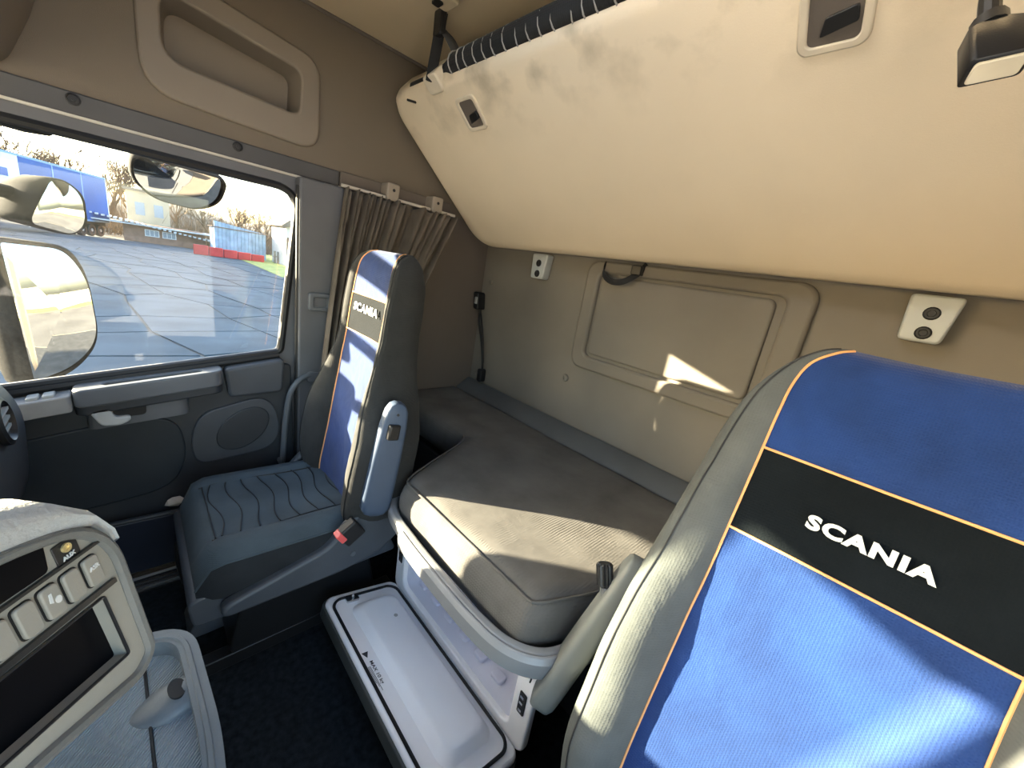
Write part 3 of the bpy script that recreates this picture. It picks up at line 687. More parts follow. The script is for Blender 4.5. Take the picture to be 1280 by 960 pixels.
for s_ in (-1, 1):
    MB().tube([(-1.232 + s_ * (0.140 + 0.006 * sin(t * 0.6)), 0.10 + 0.035 * t, ctop(0, 0.10 + 0.035 * t) - 0.0015) for t in range(12)], 0.0022, 6).build('seam', BLACK, ps)
for i in range(8):
    y = 0.125 + 0.047 * i
    MB().tube([(-1.232 + x * 0.0139, y + 0.010 * sin(x * 0.35 + i * 0.7), ctop(0, y + 0.010 * sin(x * 0.35 + i * 0.7)) + 0.0006) for x in range(-10, 11)], 0.0016, 6).build('seam', BLACK, ps)
MB().tube([(-1.232 + 0.139 * x / 6, 0.108, ctop(0, 0.108)) for x in range(-6, 7)], 0.0018, 6).build('seam', BLACK, ps)
# shells, base and slide
MB().prism(roundpoly([(0.045, 0.235), (0.035, 0.315), (0.075, 0.325), (0.56, 0.325), (0.60, 0.235)], 0.02), YZ, -1.452, -1.012).build('seat_pan', SHELL, ps, bevel=0.012)
for x0, x1 in ((-1.010, -0.975), (-1.490, -1.455)):
    sc = MB().prism(roundpoly([(0.10, 0.262), (0.10, 0.300), (0.36, 0.370), (0.41, 0.430), (0.47, 0.478), (0.56, 0.480), (0.61, 0.430), (0.60, 0.350), (0.53, 0.288), (0.40, 0.262)], 0.03, 5), YZ, x0, x1).build('side_shell', SHELL, ps, bevel=0.010)
    if x0 > -1.2:
        MB().lathe([(0.008, 0), (0.008, 0.002), (0.004, 0.003), (0, 0.002)], (-0.975, 0.43, 0.318), (1, 0, 0), 10).build('screw', DOORG, sc)
bR = Matrix.Rotation(radians(35), 3, 'X')
bu = MB().box((-0.962, 0.412, 0.415), (0.034, 0.062, 0.062), bR).build('belt_buckle', BLACK, ps, bevel=0.006)
MB().box(Vector((-0.958, 0.412, 0.415)) + bR @ Vector((0, -0.026, 0.016)), (0.030, 0.018, 0.034), bR).build('release_button', RED, bu, bevel=0.003)
MB().prism(roundpoly([(0.12, 0.04), (0.56, 0.04), (0.52, 0.24), (0.16, 0.24)], 0.02), YZ, -1.40, -1.06).build('pedestal', BLKPL, ps, bevel=0.01)
for x in (-1.38, -1.08):
    MB().bx(x - 0.02, x + 0.02, 0.06, 0.62, 0.0, 0.045).build('slide_rail', BLKPL, ps, bevel=0.004)
MB().tube(crom([(-1.44, 0.075, 0.25), (-1.445, 0.045, 0.20), (-1.43, 0.040, 0.14), (-1.36, 0.05, 0.10)], 5), 0.008, 8).build('slide_handle', BLKPL, ps)
MB().prism(roundpoly([(0.035, 0.0), (0.165, 0.0), (0.15, 0.075), (0.07, 0.085)], 0.02), YZ, -1.335, -1.215).build('front_foot', DOORG, ps, bevel=0.010)
# armrest, folded up beside the backrest
def armrest(root, a, b, wd, th, nrm, knobpos, m, name='armrest'):
    a, b = Vector(a), Vector(b); t = (b - a).normalized(); nx = Vector(nrm).normalized(); s_ = nx.cross(t).normalized()
    Lh = (b - a).length; R = []
    for f, k in ((0.0, 0.35), (0.02, 0.72), (0.06, 0.95), (0.15, 1.0), (0.5, 0.98), (0.8, 0.86), (0.93, 0.72), (0.98, 0.52), (1.0, 0.25)):
        c = a + t * (Lh * f); R.append([c + s_ * u + nx * v for u, v in rrect(-wd / 2 * k, wd / 2 * k, -th / 2 * (0.5 + 0.5 * k), th / 2 * (0.5 + 0.5 * k), th * 0.32 * k, 4)])
    o = MB().rings(R).build(name, m, root, ang=50)
    return o, t, nx, s_
arm, t_, nx_, s2 = armrest(ps, (-0.955, 0.475, 0.462), (-0.955, 0.530, 0.815), 0.088, 0.052, (1, -0.25, 0), None, ARMG)
kc = Vector((-0.930, 0.508, 0.735))
MB().box(kc, (0.020, 0.034, 0.046), Matrix.Rotation(radians(-8), 3, 'X')).build('adjust_knob', BLKPL, arm, bevel=0.005)
MB().lathe([(0.004, 0), (0.004, 0.002), (0, 0.002)], (-0.9325, 0.520, 0.786), (1, -0.25, 0), 8).build('screw', BLACK, arm)

# ---------------- driver seat
ds = thing('driver_seat', (0.045, 0.45, 0.0), 'driver seat in the foreground with blue cloth cover and white lettering', 'seat')
dk = [(0.34, 0.495, 0.235, 0.150, 0.030, 0.15), (0.45, 0.535, 0.262, 0.160, 0.060, 0.17), (0.58, 0.585, 0.270, 0.162, 0.070, 0.18), (0.70, 0.630, 0.266, 0.162, 0.060, 0.18),
      (0.80, 0.668, 0.256, 0.160, 0.045, 0.17), (0.875, 0.697, 0.248, 0.160, 0.034, 0.15), (0.94, 0.720, 0.242, 0.160, 0.026, 0.14), (1.012, 0.744, 0.234, 0.160, 0.020, 0.13), (1.08, 0.765, 0.218, 0.160, 0.014, 0.12),
      (1.125, 0.780, 0.196, 0.157, 0.010, 0.11), (1.160, 0.796, 0.170, 0.146, 0.007, 0.09), (1.182, 0.814, 0.140, 0.120, 0.004, 0.06), (1.190, 0.838, 0.110, 0.10, 0.001, 0.015)]
backrest(ds, 0.045, radians(20), dk, (0.875, 1.012), {'upper_panel': BLUE, 'logo_band': BAND, 'front_panel': BLUE, 'side_cover': COVER}, (0.0285, 0.0014, -0.010), nseg=6, wr=0.010, seedv=3.3)
arm2, t_, nx_, s2 = armrest(ds, (-0.300, 0.548, 0.372), (-0.232, 0.685, 0.725), 0.075, 0.050, (-0.9, -0.45, 0.2), None, mat('armrest_pale', (0.150, 0.165, 0.165), 0.5, 0.05, 10, 0.08, 600))
MB().lathe([(0.006, 0), (0.006, 0.003), (0, 0.003)], (-0.327, 0.545, 0.41), (-0.9, -0.45, 0.2), 10).build('screw', BLACK, arm2)
kn = MB(); R_ = []; u_, v_, a_ = frame((-0.10, 0.05, 0.22)); ko = Vector((-0.268, 0.640, 0.652))
for h in (0.0, 0.003, 0.042, 0.046):
    rr = 0.017 if 0 < h < 0.046 else 0.013
    R_.append([ko + a_ * h + (u_ * cos(2 * pi * k / 28) + v_ * sin(2 * pi * k / 28)) * (rr - (0.0022 if k % 2 else 0)) for k in range(28)])
kn.rings(R_).build('adjust_knob', BLKPL, arm2, smooth=False)
MB().tube([ko - a_ * 0.02, ko + a_ * 0.002], 0.011, 10).build('knob_stem', DOORG, arm2)
cushion(ds, 0.045, 0.02, 0.56, 0.25, 0.26, 0.41, CUSH)
MB().prism(roundpoly([(0.06, 0.0), (0.60, 0.0), (0.56, 0.27), (0.10, 0.27)], 0.02), YZ, -0.16, 0.25).build('pedestal', BLKPL, ds, bevel=0.01)

# ================================================================== LOWER BED
bed = thing('mattress', (-0.6, 1.0, 0.44), 'grey brown lower bunk mattress with a rounded front bulge', 'mattress')
ZM = 0.582
def sstep(a, b, x): t = max(0.0, min(1.0, (x - a) / (b - a))); return t * t * (3 - 2 * t)
def yfront(x): return 0.90 - 0.365 * (sstep(-1.13, -0.90, x) - sstep(-0.38, -0.20, x))
xs_ = [-1.645 + 0.03 * i for i in range(17)] + [-1.135 + 0.0125 * i for i in range(21)] + [-0.88 + 0.026 * i for i in range(19)] + [-0.40 + 0.0125 * i for i in range(18)] + [-0.18 + 0.045 * i for i in range(14)]
def mat_sec(x):
    yf = yfront(x); sl_ = (yfront(x + 0.004) - yfront(x - 0.004)) / 0.008; k = math.sqrt(1 + sl_ * sl_); k = min(k, 2.2)
    q = [(1.262, 0.44), (1.264, 0.55), (1.258, 0.572), (1.235, ZM)]
    yb = 1.20; ye = yf + 0.075 * k
    q += [(yb + (ye - yb) * i / 14.0, ZM) for i in range(15)]
    q += [(yf + 0.050 * k, ZM - 0.002), (yf + 0.030 * k, ZM - 0.008), (yf + 0.014 * k, ZM - 0.019), (yf + 0.004 * k, ZM - 0.035), (yf - 0.003 * k, ZM - 0.060), (yf - 0.004 * k, ZM - 0.085), (yf, ZM - 0.11), (yf + 0.008 * k, ZM - 0.135), (yf + 0.03 * k, 0.435)]
    out = []
    for y, z in q:
        d_ = 0.0
        if z > 0.46:
            P_ = Vector((x, y, z)); d_ = 0.006 * noise.noise(P_ * 4.5) + 0.0025 * noise.noise(Vector((x * 9, y * 22, z * 9)))
        out.append(Vector((x, y - (d_ if z < ZM - 0.01 else 0), z + (d_ if z >= ZM - 0.03 and y < 1.25 else 0))))
    return out
MB().rings([mat_sec(x) for x in xs_]).build('mattress_cover', MATT, bed, ang=75)
MB().tube([(x, yfront(x) + 0.020 * min(2.2, math.sqrt(1 + ((yfront(x + .004) - yfront(x - .004)) / .008) ** 2)) - 0.002, ZM - 0.0115) for x in xs_ if -1.12 < x < -0.22], 0.003, 6).build('edge_seam', MATT, bed)
base = struct(MB().rings([[Vector((x, 1.262, 0.405)), Vector((x, 1.262, 0.438)), Vector((x, yfront(x) + 0.03, 0.438)), Vector((x, yfront(x) + 0.03, 0.405))] for x in xs_]).build('trim_6', BLKPL), 'bunk base board under the mattress')
def inset(loop, d):
    n = len(loop); out = []
    for i in range(n):
        a, b, c = loop[i - 1], loop[i], loop[(i + 1) % n]
        t = (c - a); t = t.normalized() if t.length > 1e-9 else Vector((1, 0))
        out.append(b + Vector((-t.y, t.x)) * d)
    return out

RAILS = mat('rail_silver', (0.21, 0.22, 0.235), 0.32, 0.04, 10, spec=0.5)
fr = thing('bed_rail', (-0.65, 0.51, 0.42), 'silver rail curving around the front of the lower mattress', 'rail')
rp = crom([(-1.035, 0.72, 0.468), (-1.010, 0.63, 0.468), (-0.970, 0.555, 0.468), (-0.90, 0.517, 0.468), (-0.76, 0.503, 0.468), (-0.60, 0.498, 0.468), (-0.47, 0.500, 0.468), (-0.385, 0.513, 0.468), (-0.325, 0.553, 0.468), (-0.295, 0.62, 0.468), (-0.27, 0.72, 0.468)], 6)
MB().sweep(rp, [(-0.012, -0.022), (0.008, -0.022), (0.013, -0.015), (0.013, 0.012), (0.007, 0.020), (-0.008, 0.020), (-0.013, 0.013)]).build('rail_bar', RAILS, fr, ang=30, bevel=0.003)
MB().sweep(rp[22:], [(0.012, -0.034), (0.022, -0.032), (0.024, 0.008), (0.016, 0.020), (0.010, 0.020)]).build('rail_cover', RAILS, fr, ang=30, bevel=0.003)

# ================================================================== STORAGE BOX WITH OPEN LID
bxn = thing('storage_box', (-0.68, 0.75, 0.0), 'white plastic storage box under the bed with its lid open', 'storage box')
X0, X1, Z0, Z1, YO = -0.985, -0.335, 0.110, 0.435, 0.590
orr = rrect(X0, X1, Z0, Z1, 0.03, 5); irr = rrect(X0 + 0.055, X1 - 0.06, Z0 + 0.035, Z1 - 0.03, 0.03, 5)
MB().ring(orr, irr, XZ, YO, YO + 0.02).build('front_flange', BOXW, bxn, bevel=0.005)
inner = []
for sc, y in ((1.0, YO + 0.015), (0.985, YO + 0.12), (0.96, YO + 0.235)):
    cx, cz = (X0 + X1) / 2, (Z0 + Z1) / 2
    inner.append([Vector((cx + (p[0] - cx) * sc, y, cz + (p[1] - cz) * sc)) for p in irr])
mb = MB(); mb.rings(inner, caps=False); n_ = len(irr); mb.f.append(tuple(range(2 * n_, 3 * n_))); mb.build('inner_liner', BOXI, bxn, solid=0.004)
for i in range(7):
    x = X0 + 0.10 + i * 0.078
    MB().prism(rrect(x - 0.020, x + 0.020, YO + 0.045, YO + 0.075 + (0.012 if i == 3 else 0), 0.008), XY, Z0 + 0.036, Z0 + 0.050).build('locating_peg', BOXI, bxn, bevel=0.004)
for x in (X0 + 0.028, X1 - 0.030):
    lt = MB().prism(rrect(x - 0.011, x + 0.011, 0.225, 0.290, 0.004), XZ, YO - 0.003, YO + 0.004).build('striker_plate', BLKPL, bxn, bevel=0.002)
    for z in (0.240, 0.262, 0.280):
        MB().box((x, YO - 0.004, z), (0.010, 0.004, 0.007)).build('striker', CHROME, lt)
# lid: hinged along the bottom edge, lying open, slightly raised at its free edge
lid_o = Vector((-0.66, 0.590, 0.125)); ld = Vector((0, -0.975, 0.22)).normalized(); lup = Vector((0, 0.22, 0.975)).normalized()
def lf(u, v, h): return lid_o + Vector((u, 0, 0)) + ld * v + lup * h
lid = MB().prism(rrect(-0.330, 0.325, 0.0, 0.245, 0.03, 5), lf, -0.030, 0.0).build('lid', BOXW, bxn, bevel=0.008)
lid['label'] = 'open white lid lying flat in front of the box'
MB().ring(rrect(-0.336, 0.331, -0.002, 0.252, 0.034, 5), rrect(-0.328, 0.323, 0.004, 0.243, 0.03, 5), lf, -0.045, -0.012).build('outer_skin', mat('lid_skin_dark', (0.055, 0.06, 0.058), 0.45), lid, bevel=0.004)
MB().tube([lf(u, v, 0.002) for u, v in rrect(-0.305, 0.300, 0.014, 0.232, 0.035, 8)], 0.0045, 6, closed=True).build('seal', BLACK, lid)
R_ = []
for ins, h in ((0.0, -0.001), (0.006, 0.004), (0.018, 0.018), (0.024, 0.021), (0.034, 0.022)):
    R_.append([lf(u, v, h) for u, v in rrect(-0.270 + ins, 0.262 - ins, 0.030 + ins, 0.190 - ins, 0.035, 6)])
MB().rings(R_).build('raised_panel', BOXW, lid, ang=25)
MB().lathe([(0.006, 0), (0.006, 0.001), (0, 0.001)], lf(-0.16, 0.09, 0.022), lup, 12).build('stamp_mark', mat('stamp_grey', (0.42, 0.42, 0.40), 0.6), lid)
for u in (-0.292, 0.290):
    k_ = MB().prism(rrect(u - 0.010, u + 0.012, 0.150, 0.190, 0.004), lf, 0.0, 0.008).build('latch', CHROME, lid, bevel=0.002)
    MB().tube([lf(u, 0.165, 0.008), lf(u + 0.008, 0.175, 0.022)], 0.004, 6).build('latch_hook', CHROME, k_)
# warning label printed on the lid
wt = MB().prism([(0.0, 0.0), (0.022, 0.0), (0.011, 0.020)], lambda u, v, h: lf(-0.095 + v * 0.9, 0.223 - u * 0.8, h + 0.0005), 0.0, 0.0008).build('warning_triangle', mat('ink', (0.05, 0.05, 0.055), 0.6), lid)
text_mesh('MAX 10 kg', 0.016, lambda x, y, z: lf(-0.028 + x, 0.2105 - y * 0.8, 0.001), 'lid_print', mat('ink', (0.05, 0.05, 0.055), 0.6), lid, bold=0.0002)
for r_ in range(3):
    MB().prism([(0.0, 0.0), (0.075 - 0.012 * r_, 0.0), (0.075 - 0.012 * r_, 0.0016), (0.0, 0.0016)], lambda u, v, h: lf(-0.050 + u, 0.2185 + 0.003 * r_ + v * 0.6, h), 0.0006, 0.0012).build('print_line', mat('ink', (0.05, 0.05, 0.055), 0.6), lid)
# dark carcass behind the box
struct(MB().bx(-1.64, -0.995, 0.92, 1.35, 0.0, 0.40).build('trim_7', DOOR), 'dark bunk support on the passenger side')
struct(MB().bx(-0.325, 0.45, 0.92, 1.35, 0.0, 0.40).build('trim_8', DOOR), 'dark bunk support on the driver side')
struct(MB().bx(-0.99, -0.33, 0.84, 1.35, 0.0, 0.40).build('trim_9', DOOR), 'dark bunk support behind the storage box')

# ================================================================== DASHBOARD
dl = Vector((0.840, -0.543, 0)).normalized(); du = Vector((-0.097, -0.150, 0.984)).normalized(); dn = Vector((0.534, 0.826, 0.179)).normalized(); dB = Vector((-0.542, -0.018, 0.704))
def df(a, b, h): return dB + dl * a + du * b + dn * h
dash = thing('dashboard_console', (-0.6, -0.3, 0.0), 'grey dashboard console with buttons and black display, lower left corner', 'dashboard')
def polycast(inner, outer):
    cx = sum(p[0] for p in inner) / len(inner); cy = sum(p[1] for p in inner) / len(inner); out = []
    for p in inner:
        dx, dy = p[0] - cx, p[1] - cy; best = None
        for i in range(len(outer)):
            ax, ay = outer[i - 1]; bx, by = outer[i]; ex, ey = bx - ax, by - ay
            den = dx * ey - dy * ex
            if abs(den) < 1e-12: continue
            t = ((ax - cx) * ey - (ay - cy) * ex) / den; s_ = ((ax - cx) * dy - (ay - cy) * dx) / den
            if t > 0 and -1e-6 <= s_ <= 1 + 1e-6: best = t if best is None else max(best, t)
        out.append((cx + dx * best, cy + dy * best))
    return out
fo = roundpoly([(0.004, -0.010), (0.000, 0.150), (0.030, 0.192), (0.100, 0.216), (0.42, 0.262), (0.42, 0.095), (0.147, 0.022), (0.030, -0.020)], [0.012, 0.03, 0.03, 0.05, 0.01, 0.01, 0.03, 0.012], 5)
disp = roundpoly([(0.030, 0.016), (0.031, 0.103), (0.38, 0.155), (0.38, 0.110), (0.158, 0.050)], 0.004, 4)
dd_ = []
for i in range(len(disp)):
    p, q = disp[i], disp[(i + 1) % len(disp)]; m_ = max(1, int(math.hypot(p[0] - q[0], p[1] - q[1]) / 0.004))
    dd_ += [(p[0] + (q[0] - p[0]) * k / m_, p[1] + (q[1] - p[1]) * k / m_) for k in range(m_)]
disp = dd_
fo_d = polycast(disp, fo)
fas = MB().ring(fo_d, disp, df, -0.02, 0.0).build('fascia', FASCIA, dash, ang=30)
MB().prism(fo, df, -0.22, -0.021).build('console_body', DASHG, dash, bevel=0.012)
MB().prism(disp, df, -0.0205, -0.014).build('display', GLOSSB, dash)
MB().tube([df(a, b, 0.0) for a, b in fo], 0.0065, 8, closed=True).build('bezel_rim', DASHG, dash)
MB().tube([df(a, b, 0.001) for a, b in disp], 0.0018, 6, closed=True).build('display_edge', BLKPL, fas)
# small upper display, aux socket, switch row
MB().prism(roundpoly([(0.068, 0.172), (0.062, 0.205), (0.40, 0.245), (0.40, 0.205)], 0.005), df, -0.001, 0.0012).build('upper_display', GLOSSB, fas)
MB().prism(roundpoly([(0.012, 0.1655), (0.40, 0.200), (0.40, 0.196), (0.012, 0.1625)], 0.0005), df, 0.0, 0.004).build('ledge', BLKPL, fas)
MB().prism(roundpoly([(0.014, 0.113), (0.40, 0.165), (0.40, 0.158), (0.014, 0.107)], 0.0005), df, 0.0, 0.004).build('ledge', BLKPL, fas)
ax_ = MB().prism(rrect(0.034, 0.059, 0.1675, 0.1905, 0.002), df, 0.0, 0.0018).build('aux_socket', BLKPL, fas, bevel=0.001)
MB().lathe([(0.0048, 0), (0.0048, 0.002), (0.0026, 0.002), (0.0026, 0.0005), (0, 0.0005)], df(0.047, 0.1825, 0.0018), dn, 14).build('jack_ring', mat('brass', (0.75, 0.6, 0.3), 0.3, metal=0.6), ax_)
def dtxt(a0, b0, h0): return lambda x, y, z: df(a0 - x, b0 + y, h0 + z)
text_mesh('AUX', 0.0062, dtxt(0.047, 0.1725, 0.0022), 'lettering', WHITE, ax_, bold=0.0001)
for i, a in enumerate((0.032, 0.0545, 0.077, 0.0995, 0.122)):
    b = 0.1395 + 0.10 * (a - 0.03)
    q = roundpoly([(a - 0.0085, b - 0.018), (a + 0.0085, b - 0.0165), (a + 0.0085, b + 0.0175), (a - 0.0085, b + 0.016)], 0.005)
    fr_ = MB().prism([(a + (u - a) * 1.14, b + (v - b) * 1.07) for u, v in q], df, 0.0, 0.0010).build('switch_surround', BLACK, fas)
    bt = MB().prism(q, df, 0.0, 0.0045).build('switch', BTN, fas, bevel=0.0015)
    if i == 0: text_mesh('ASR', 0.0062, dtxt(a, b + 0.004, 0.0050), 'icon', WHITE, bt, bold=0.0002)
    if i == 2:
        MB().prism([(a - 0.0035 + 0.003 * cos(t), b - 0.001 + 0.004 * sin(t)) for t in [k * pi / 6 for k in range(12)]], df, 0.0045, 0.0052).build('icon', WHITE, bt)
        MB().prism([(a + 0.0018, b - 0.001), (a + 0.0045, b + 0.001), (a + 0.003, b + 0.010), (a + 0.0005, b + 0.010)], df, 0.0045, 0.0052).build('icon', WHITE, bt)
# padded hood above the fascia
R_ = []
for h, up_, gr in ((0.003, 0.010, 0.0), (0.006, 0.016, 0.001), (0.0, 0.028, 0.002), (-0.03, 0.038, 0.0), (-0.09, 0.043, -0.004), (-0.20, 0.036, -0.008)):
    top = [(-0.004 - gr, 0.152), (-0.003 - gr, 0.163 + up_ * 0.2), (0.010, 0.184 + up_ * 0.6), (0.040, 0.202 + up_), (0.10, 0.223 + up_), (0.25, 0.247 + up_), (0.43, 0.271 + up_)]
    bot = [(0.43, 0.267), (0.25, 0.243), (0.10, 0.219), (0.040, 0.199), (0.014, 0.184), (0.005, 0.166), (0.002, 0.152)]
    R_.append([df(a, b, h) for a, b in top + bot])
MB().rings(R_).build('padded_hood', mat('dash_pad', (0.360, 0.365, 0.360), 0.55, 0.06, 10, 0.5, 180), dash, ang=60)
# passenger half of the dashboard, with a round vent at its end
MB().prism(roundpoly([(-0.90, 0.30), (-0.30, 0.32), (-0.235, 0.50), (-0.225, 0.70), (-0.27, 0.80), (-0.90, 0.835)], 0.06, 6), YZ, -1.52, -0.78).build('passenger_panel', mat('dash_blue_grey', (0.045, 0.050, 0.058), 0.45, 0.06, 10, 0.2, 300), dash, bevel=0.03)
MB().bx(-1.62, 0.42, -0.90, -0.50, 0.70, 0.80).build('dash_top', DASHG, dash, bevel=0.03)
vt = MB().lathe([(0.055, 0), (0.055, 0.010), (0.045, 0.014), (0.040, 0.004), (0, 0.004)], (-1.30, -0.232, 0.735), (0, 1, 0.12), 24).build('air_vent', BLKPL, dash)
for dz in (-0.02, 0.0, 0.02):
    MB().bx(-1.335, -1.265, -0.230, -0.222, 0.735 + dz - 0.003, 0.735 + dz + 0.003).build('vent_slat', SILVER, vt)

# fold-out tray below the console
tray = thing('storage_tray', (-0.5, -0.1, 0.40), 'dark grey tray with ribbed mat and raised rim under the dashboard console', 'tray')
to = roundpoly([(-0.300, -0.34), (-0.300, 0.030), (-0.450, 0.040), (-0.655, 0.028), (-0.690, -0.34)], [0.02, 0.05, 0.04, 0.06, 0.02], 8)
to2 = [Vector(p) for p in to]
a_ = sum(to2[i - 1].x * to2[i].y - to2[i].x * to2[i - 1].y for i in range(len(to2))); sgt = 1 if a_ > 0 else -1
ti = inset(to2, 0.022 * sgt)
ty = MB().ring([(p.x, p.y) for p in to2], [(p.x, p.y) for p in ti], XY, 0.510, 0.606).build('rim', TRAYM, tray, bevel=0.007)
MB().tube([(p.x, p.y, 0.604) for p in inset(to2, 0.013 * sgt)], 0.005, 6, closed=True).build('rim_bead', TRAYM, ty)
MB().prism([(p.x, p.y) for p in inset(to2, 0.012 * sgt)], XY, 0.51, 0.580).build('ribbed_mat', RIB, tray)
MB().tube([(-0.62, -0.030, 0.5805), (-0.32, -0.020, 0.5805)], 0.002, 6).build('mat_groove', BLACK, tray)
R_ = []
for t_, rx, rz in ((-0.050, 0.004, 0.001), (-0.040, 0.016, 0.004), (-0.026, 0.026, 0.011), (-0.010, 0.031, 0.017), (0.004, 0.030, 0.021), (0.014, 0.028, 0.022)):
    R_.append([Vector((-0.545 + rx * cos(pi * k / 12.0), t_, 0.578 + rz * sin(pi * k / 12.0))) for k in range(13)])
cu = MB().rings(R_).build('scoop', TRAYM, tray, ang=60)
MB().prism([(-0.545 + 0.022 * cos(pi * k / 12.0), 0.5785 + 0.017 * sin(pi * k / 12.0)) for k in range(13)], XZ, 0.0125, 0.0150).build('scoop_hole', BLACK, cu)
MB().prism([(-0.545 + 0.016 * cos(2 * pi * k / 20.0), 0.0 + 0.010 * sin(2 * pi * k / 20.0)) for k in range(20)], lambda u, v, h: (u, v + 0.002, h - 0.25 * v), 0.5975, 0.6005).build('scoop_hole', BLACK, cu)
MB().prism(roundpoly([(-0.64, -0.34), (-0.64, -0.02), (-0.34, -0.02), (-0.34, -0.34)], 0.03), XY, 0.0, 0.50).build('tray_support', BLKPL, tray, bevel=0.01)

# steering wheel in front of the driver seat (below the frame)
sw = thing('steering_wheel', (0.06, -0.16, 0.74), 'black steering wheel in front of the driver seat', 'steering wheel')
sn = Vector((0, 0.50, 0.866)); sc_ = Vector((0.08, -0.20, 0.80)); su, sv, _a = frame(sn)
MB().tube([sc_ + su * (0.225 * cos(2 * pi * k / 40)) + sv * (0.225 * sin(2 * pi * k / 40)) for k in range(40)], 0.015, 10, closed=True).build('rim', BLKPL, sw)
for a in (0, 120, 240):
    d_ = su * cos(radians(a + 90)) + sv * sin(radians(a + 90)); MB().tube([sc_ - sn * 0.03 + d_ * 0.04, sc_ + d_ * 0.222], [0.022, 0.012], 8, flat=0.5).build('spoke', BLKPL, sw)
MB().lathe([(0.075, -0.05), (0.080, -0.02), (0.06, 0.005), (0, 0.01)], sc_ - sn * 0.01, sn, 20).build('hub', BLKPL, sw)
MB().tube([sc_ - sn * 0.03, sc_ - sn * 0.35], 0.035, 12).build('column', BLKPL, sw)

# ================================================================== OUTSIDE
GZ = -1.35
CONC = mat('concrete', (0.070, 0.092, 0.108), 0.9, 0.22, 0.9, 0.4, 8)
JOINT = mat('joint_dirt', (0.10, 0.095, 0.085), 0.95, 0.3, 3)
EARTH = mat('yard_ground', (0.20, 0.18, 0.15), 0.95, 0.25, 0.25, 0.3, 6)
gd = struct(MB().bx(-160, 60, -90, 110, GZ - 0.3, GZ - 0.03).build('ground', JOINT), 'concrete yard outside the cab')
MB().bx(-40, 40, 9.0, 60, GZ - 0.05, GZ - 0.004).build('rear_yard', EARTH, gd)
MB().bx(0.6, 40, -40, 9.0, GZ - 0.05, GZ - 0.004).build('bounce_yard', mat('bounce_concrete', (0.42, 0.41, 0.38), 0.9, 0.2, 0.5), gd)  # unseen pale ground, added to bounce sunlight up onto the bunk
cell = 2.0; grid = {}
ang_ = radians(11)
def gp(i, j):
    if (i, j) not in grid:
        u = -i * cell * (1 + 0.0) + random.uniform(-0.42, 0.42); v = j * cell * 0.9 + random.uniform(-0.42, 0.42)
        grid[(i, j)] = (-4.0 + u * cos(ang_) - v * sin(ang_), u * sin(ang_) + v * cos(ang_) + 2.0)
    return grid[(i, j)]
for i in range(0, 24):
    for j in range(-10, 14):
        q = [gp(i, j), gp(i + 1, j), gp(i + 1, j + 1), gp(i, j + 1)]
        cx = sum(p[0] for p in q) / 4; cy = sum(p[1] for p in q) / 4
        if not (-0.24 * -cx - 2.5 < cy + 0.0 or False): continue
        if cy < -0.24 * abs(cx) - 2.5 or cy > 0.36 * abs(cx) + 3: continue
        k = 0.965 if abs(cx) < 22 else 0.95
        dz = random.uniform(-0.012, 0.006)
        q = [(cx + (p[0] - cx) * k, cy + (p[1] - cy) * k) for p in q]
        MB().prism(q, lambda u, v, h: (u, v, h + dz), GZ - 0.06, GZ).build('concrete_slab', CONC, gd, smooth=False)
MB().bx(-60, -29.5, 7.2, 40, GZ - 0.05, GZ + 0.02).build('grass_verge', mat('dry_grass', (0.30, 0.33, 0.10), 0.95, 0.3, 1.5), gd)

# hill and bare wood behind the yard
R_ = []
for i in range(25):
    y = -60 + 6 * i; hgt = 4.0 + 1.6 * sin(i * 0.7) + 1.2 * sin(i * 1.9) + (1.5 if y < 0 else 0)
    R_.append([Vector((-66 + 3 * sin(i * 1.3), y, GZ - 1)), Vector((-72, y, GZ + hgt * 0.45)), Vector((-86, y, GZ + hgt * 0.8)), Vector((-110, y, GZ + hgt)), Vector((-130, y, GZ - 1))])
hill = struct(MB().rings(R_).build('hill', mat('hill_scrub', (0.20, 0.16, 0.11), 0.95, 0.35, 0.4, 0.6, 3), ang=80), 'brown wooded slope behind the yard')
TWIG = mat('bare_twigs', (0.15, 0.105, 0.065), 0.9, 0.2, 2)
def tree_mesh(seed, H):
    rnd = random.Random(seed); mb = MB()
    def br(p, d, L, r, lev):
        e = p + d * L; mid = p + d * (L * 0.5) + Vector((rnd.uniform(-1, 1), rnd.uniform(-1, 1), 0)) * L * 0.06
        mb.tube([p, mid, e], [r, max(0.022, r * 0.82), max(0.018, r * 0.62)], 4 if lev < 2 else 3)
        if lev >= 5: return
        for k in range(rnd.choice((2, 3, 3)) if lev else 4):
            ax = Vector((rnd.uniform(-1, 1), rnd.uniform(-1, 1), rnd.uniform(-0.3, 0.3))).normalized()
            nd = (Matrix.Rotation(rnd.uniform(0.25, 0.75), 3, ax) @ d + Vector((0, 0, 0.12))).normalized()
            br(p + d * (L * rnd.uniform(0.6, 1.0)), nd, L * rnd.uniform(0.62, 0.85), r * 0.55, lev + 1)
    br(Vector((0, 0, 0)), Vector((0, 0, 1)), H * 0.27, 0.20, 0)
    me = D.meshes.new('bare_tree'); me.from_pydata(mb.v, [], mb.f); me.materials.append(TWIG)
    return me
tms = [tree_mesh(s_, 8.5) for s_ in (1, 2, 3, 4)]
tsp = [(-62, -7.2, 1.35), (-64, -5.0, 1.25), (-60, -2.9, 1.30), (-65, -1.0, 1.25), (-62, 0.6, 1.15), (-64, 4.4, 1.05), (-62, 7.0, 0.80), (-60, 9.3, 0.80), (-64, 11.4, 0.85), (-61, 12.9, 0.88), (-65, 15.4, 0.90), (-62, 17.2, 0.90)]
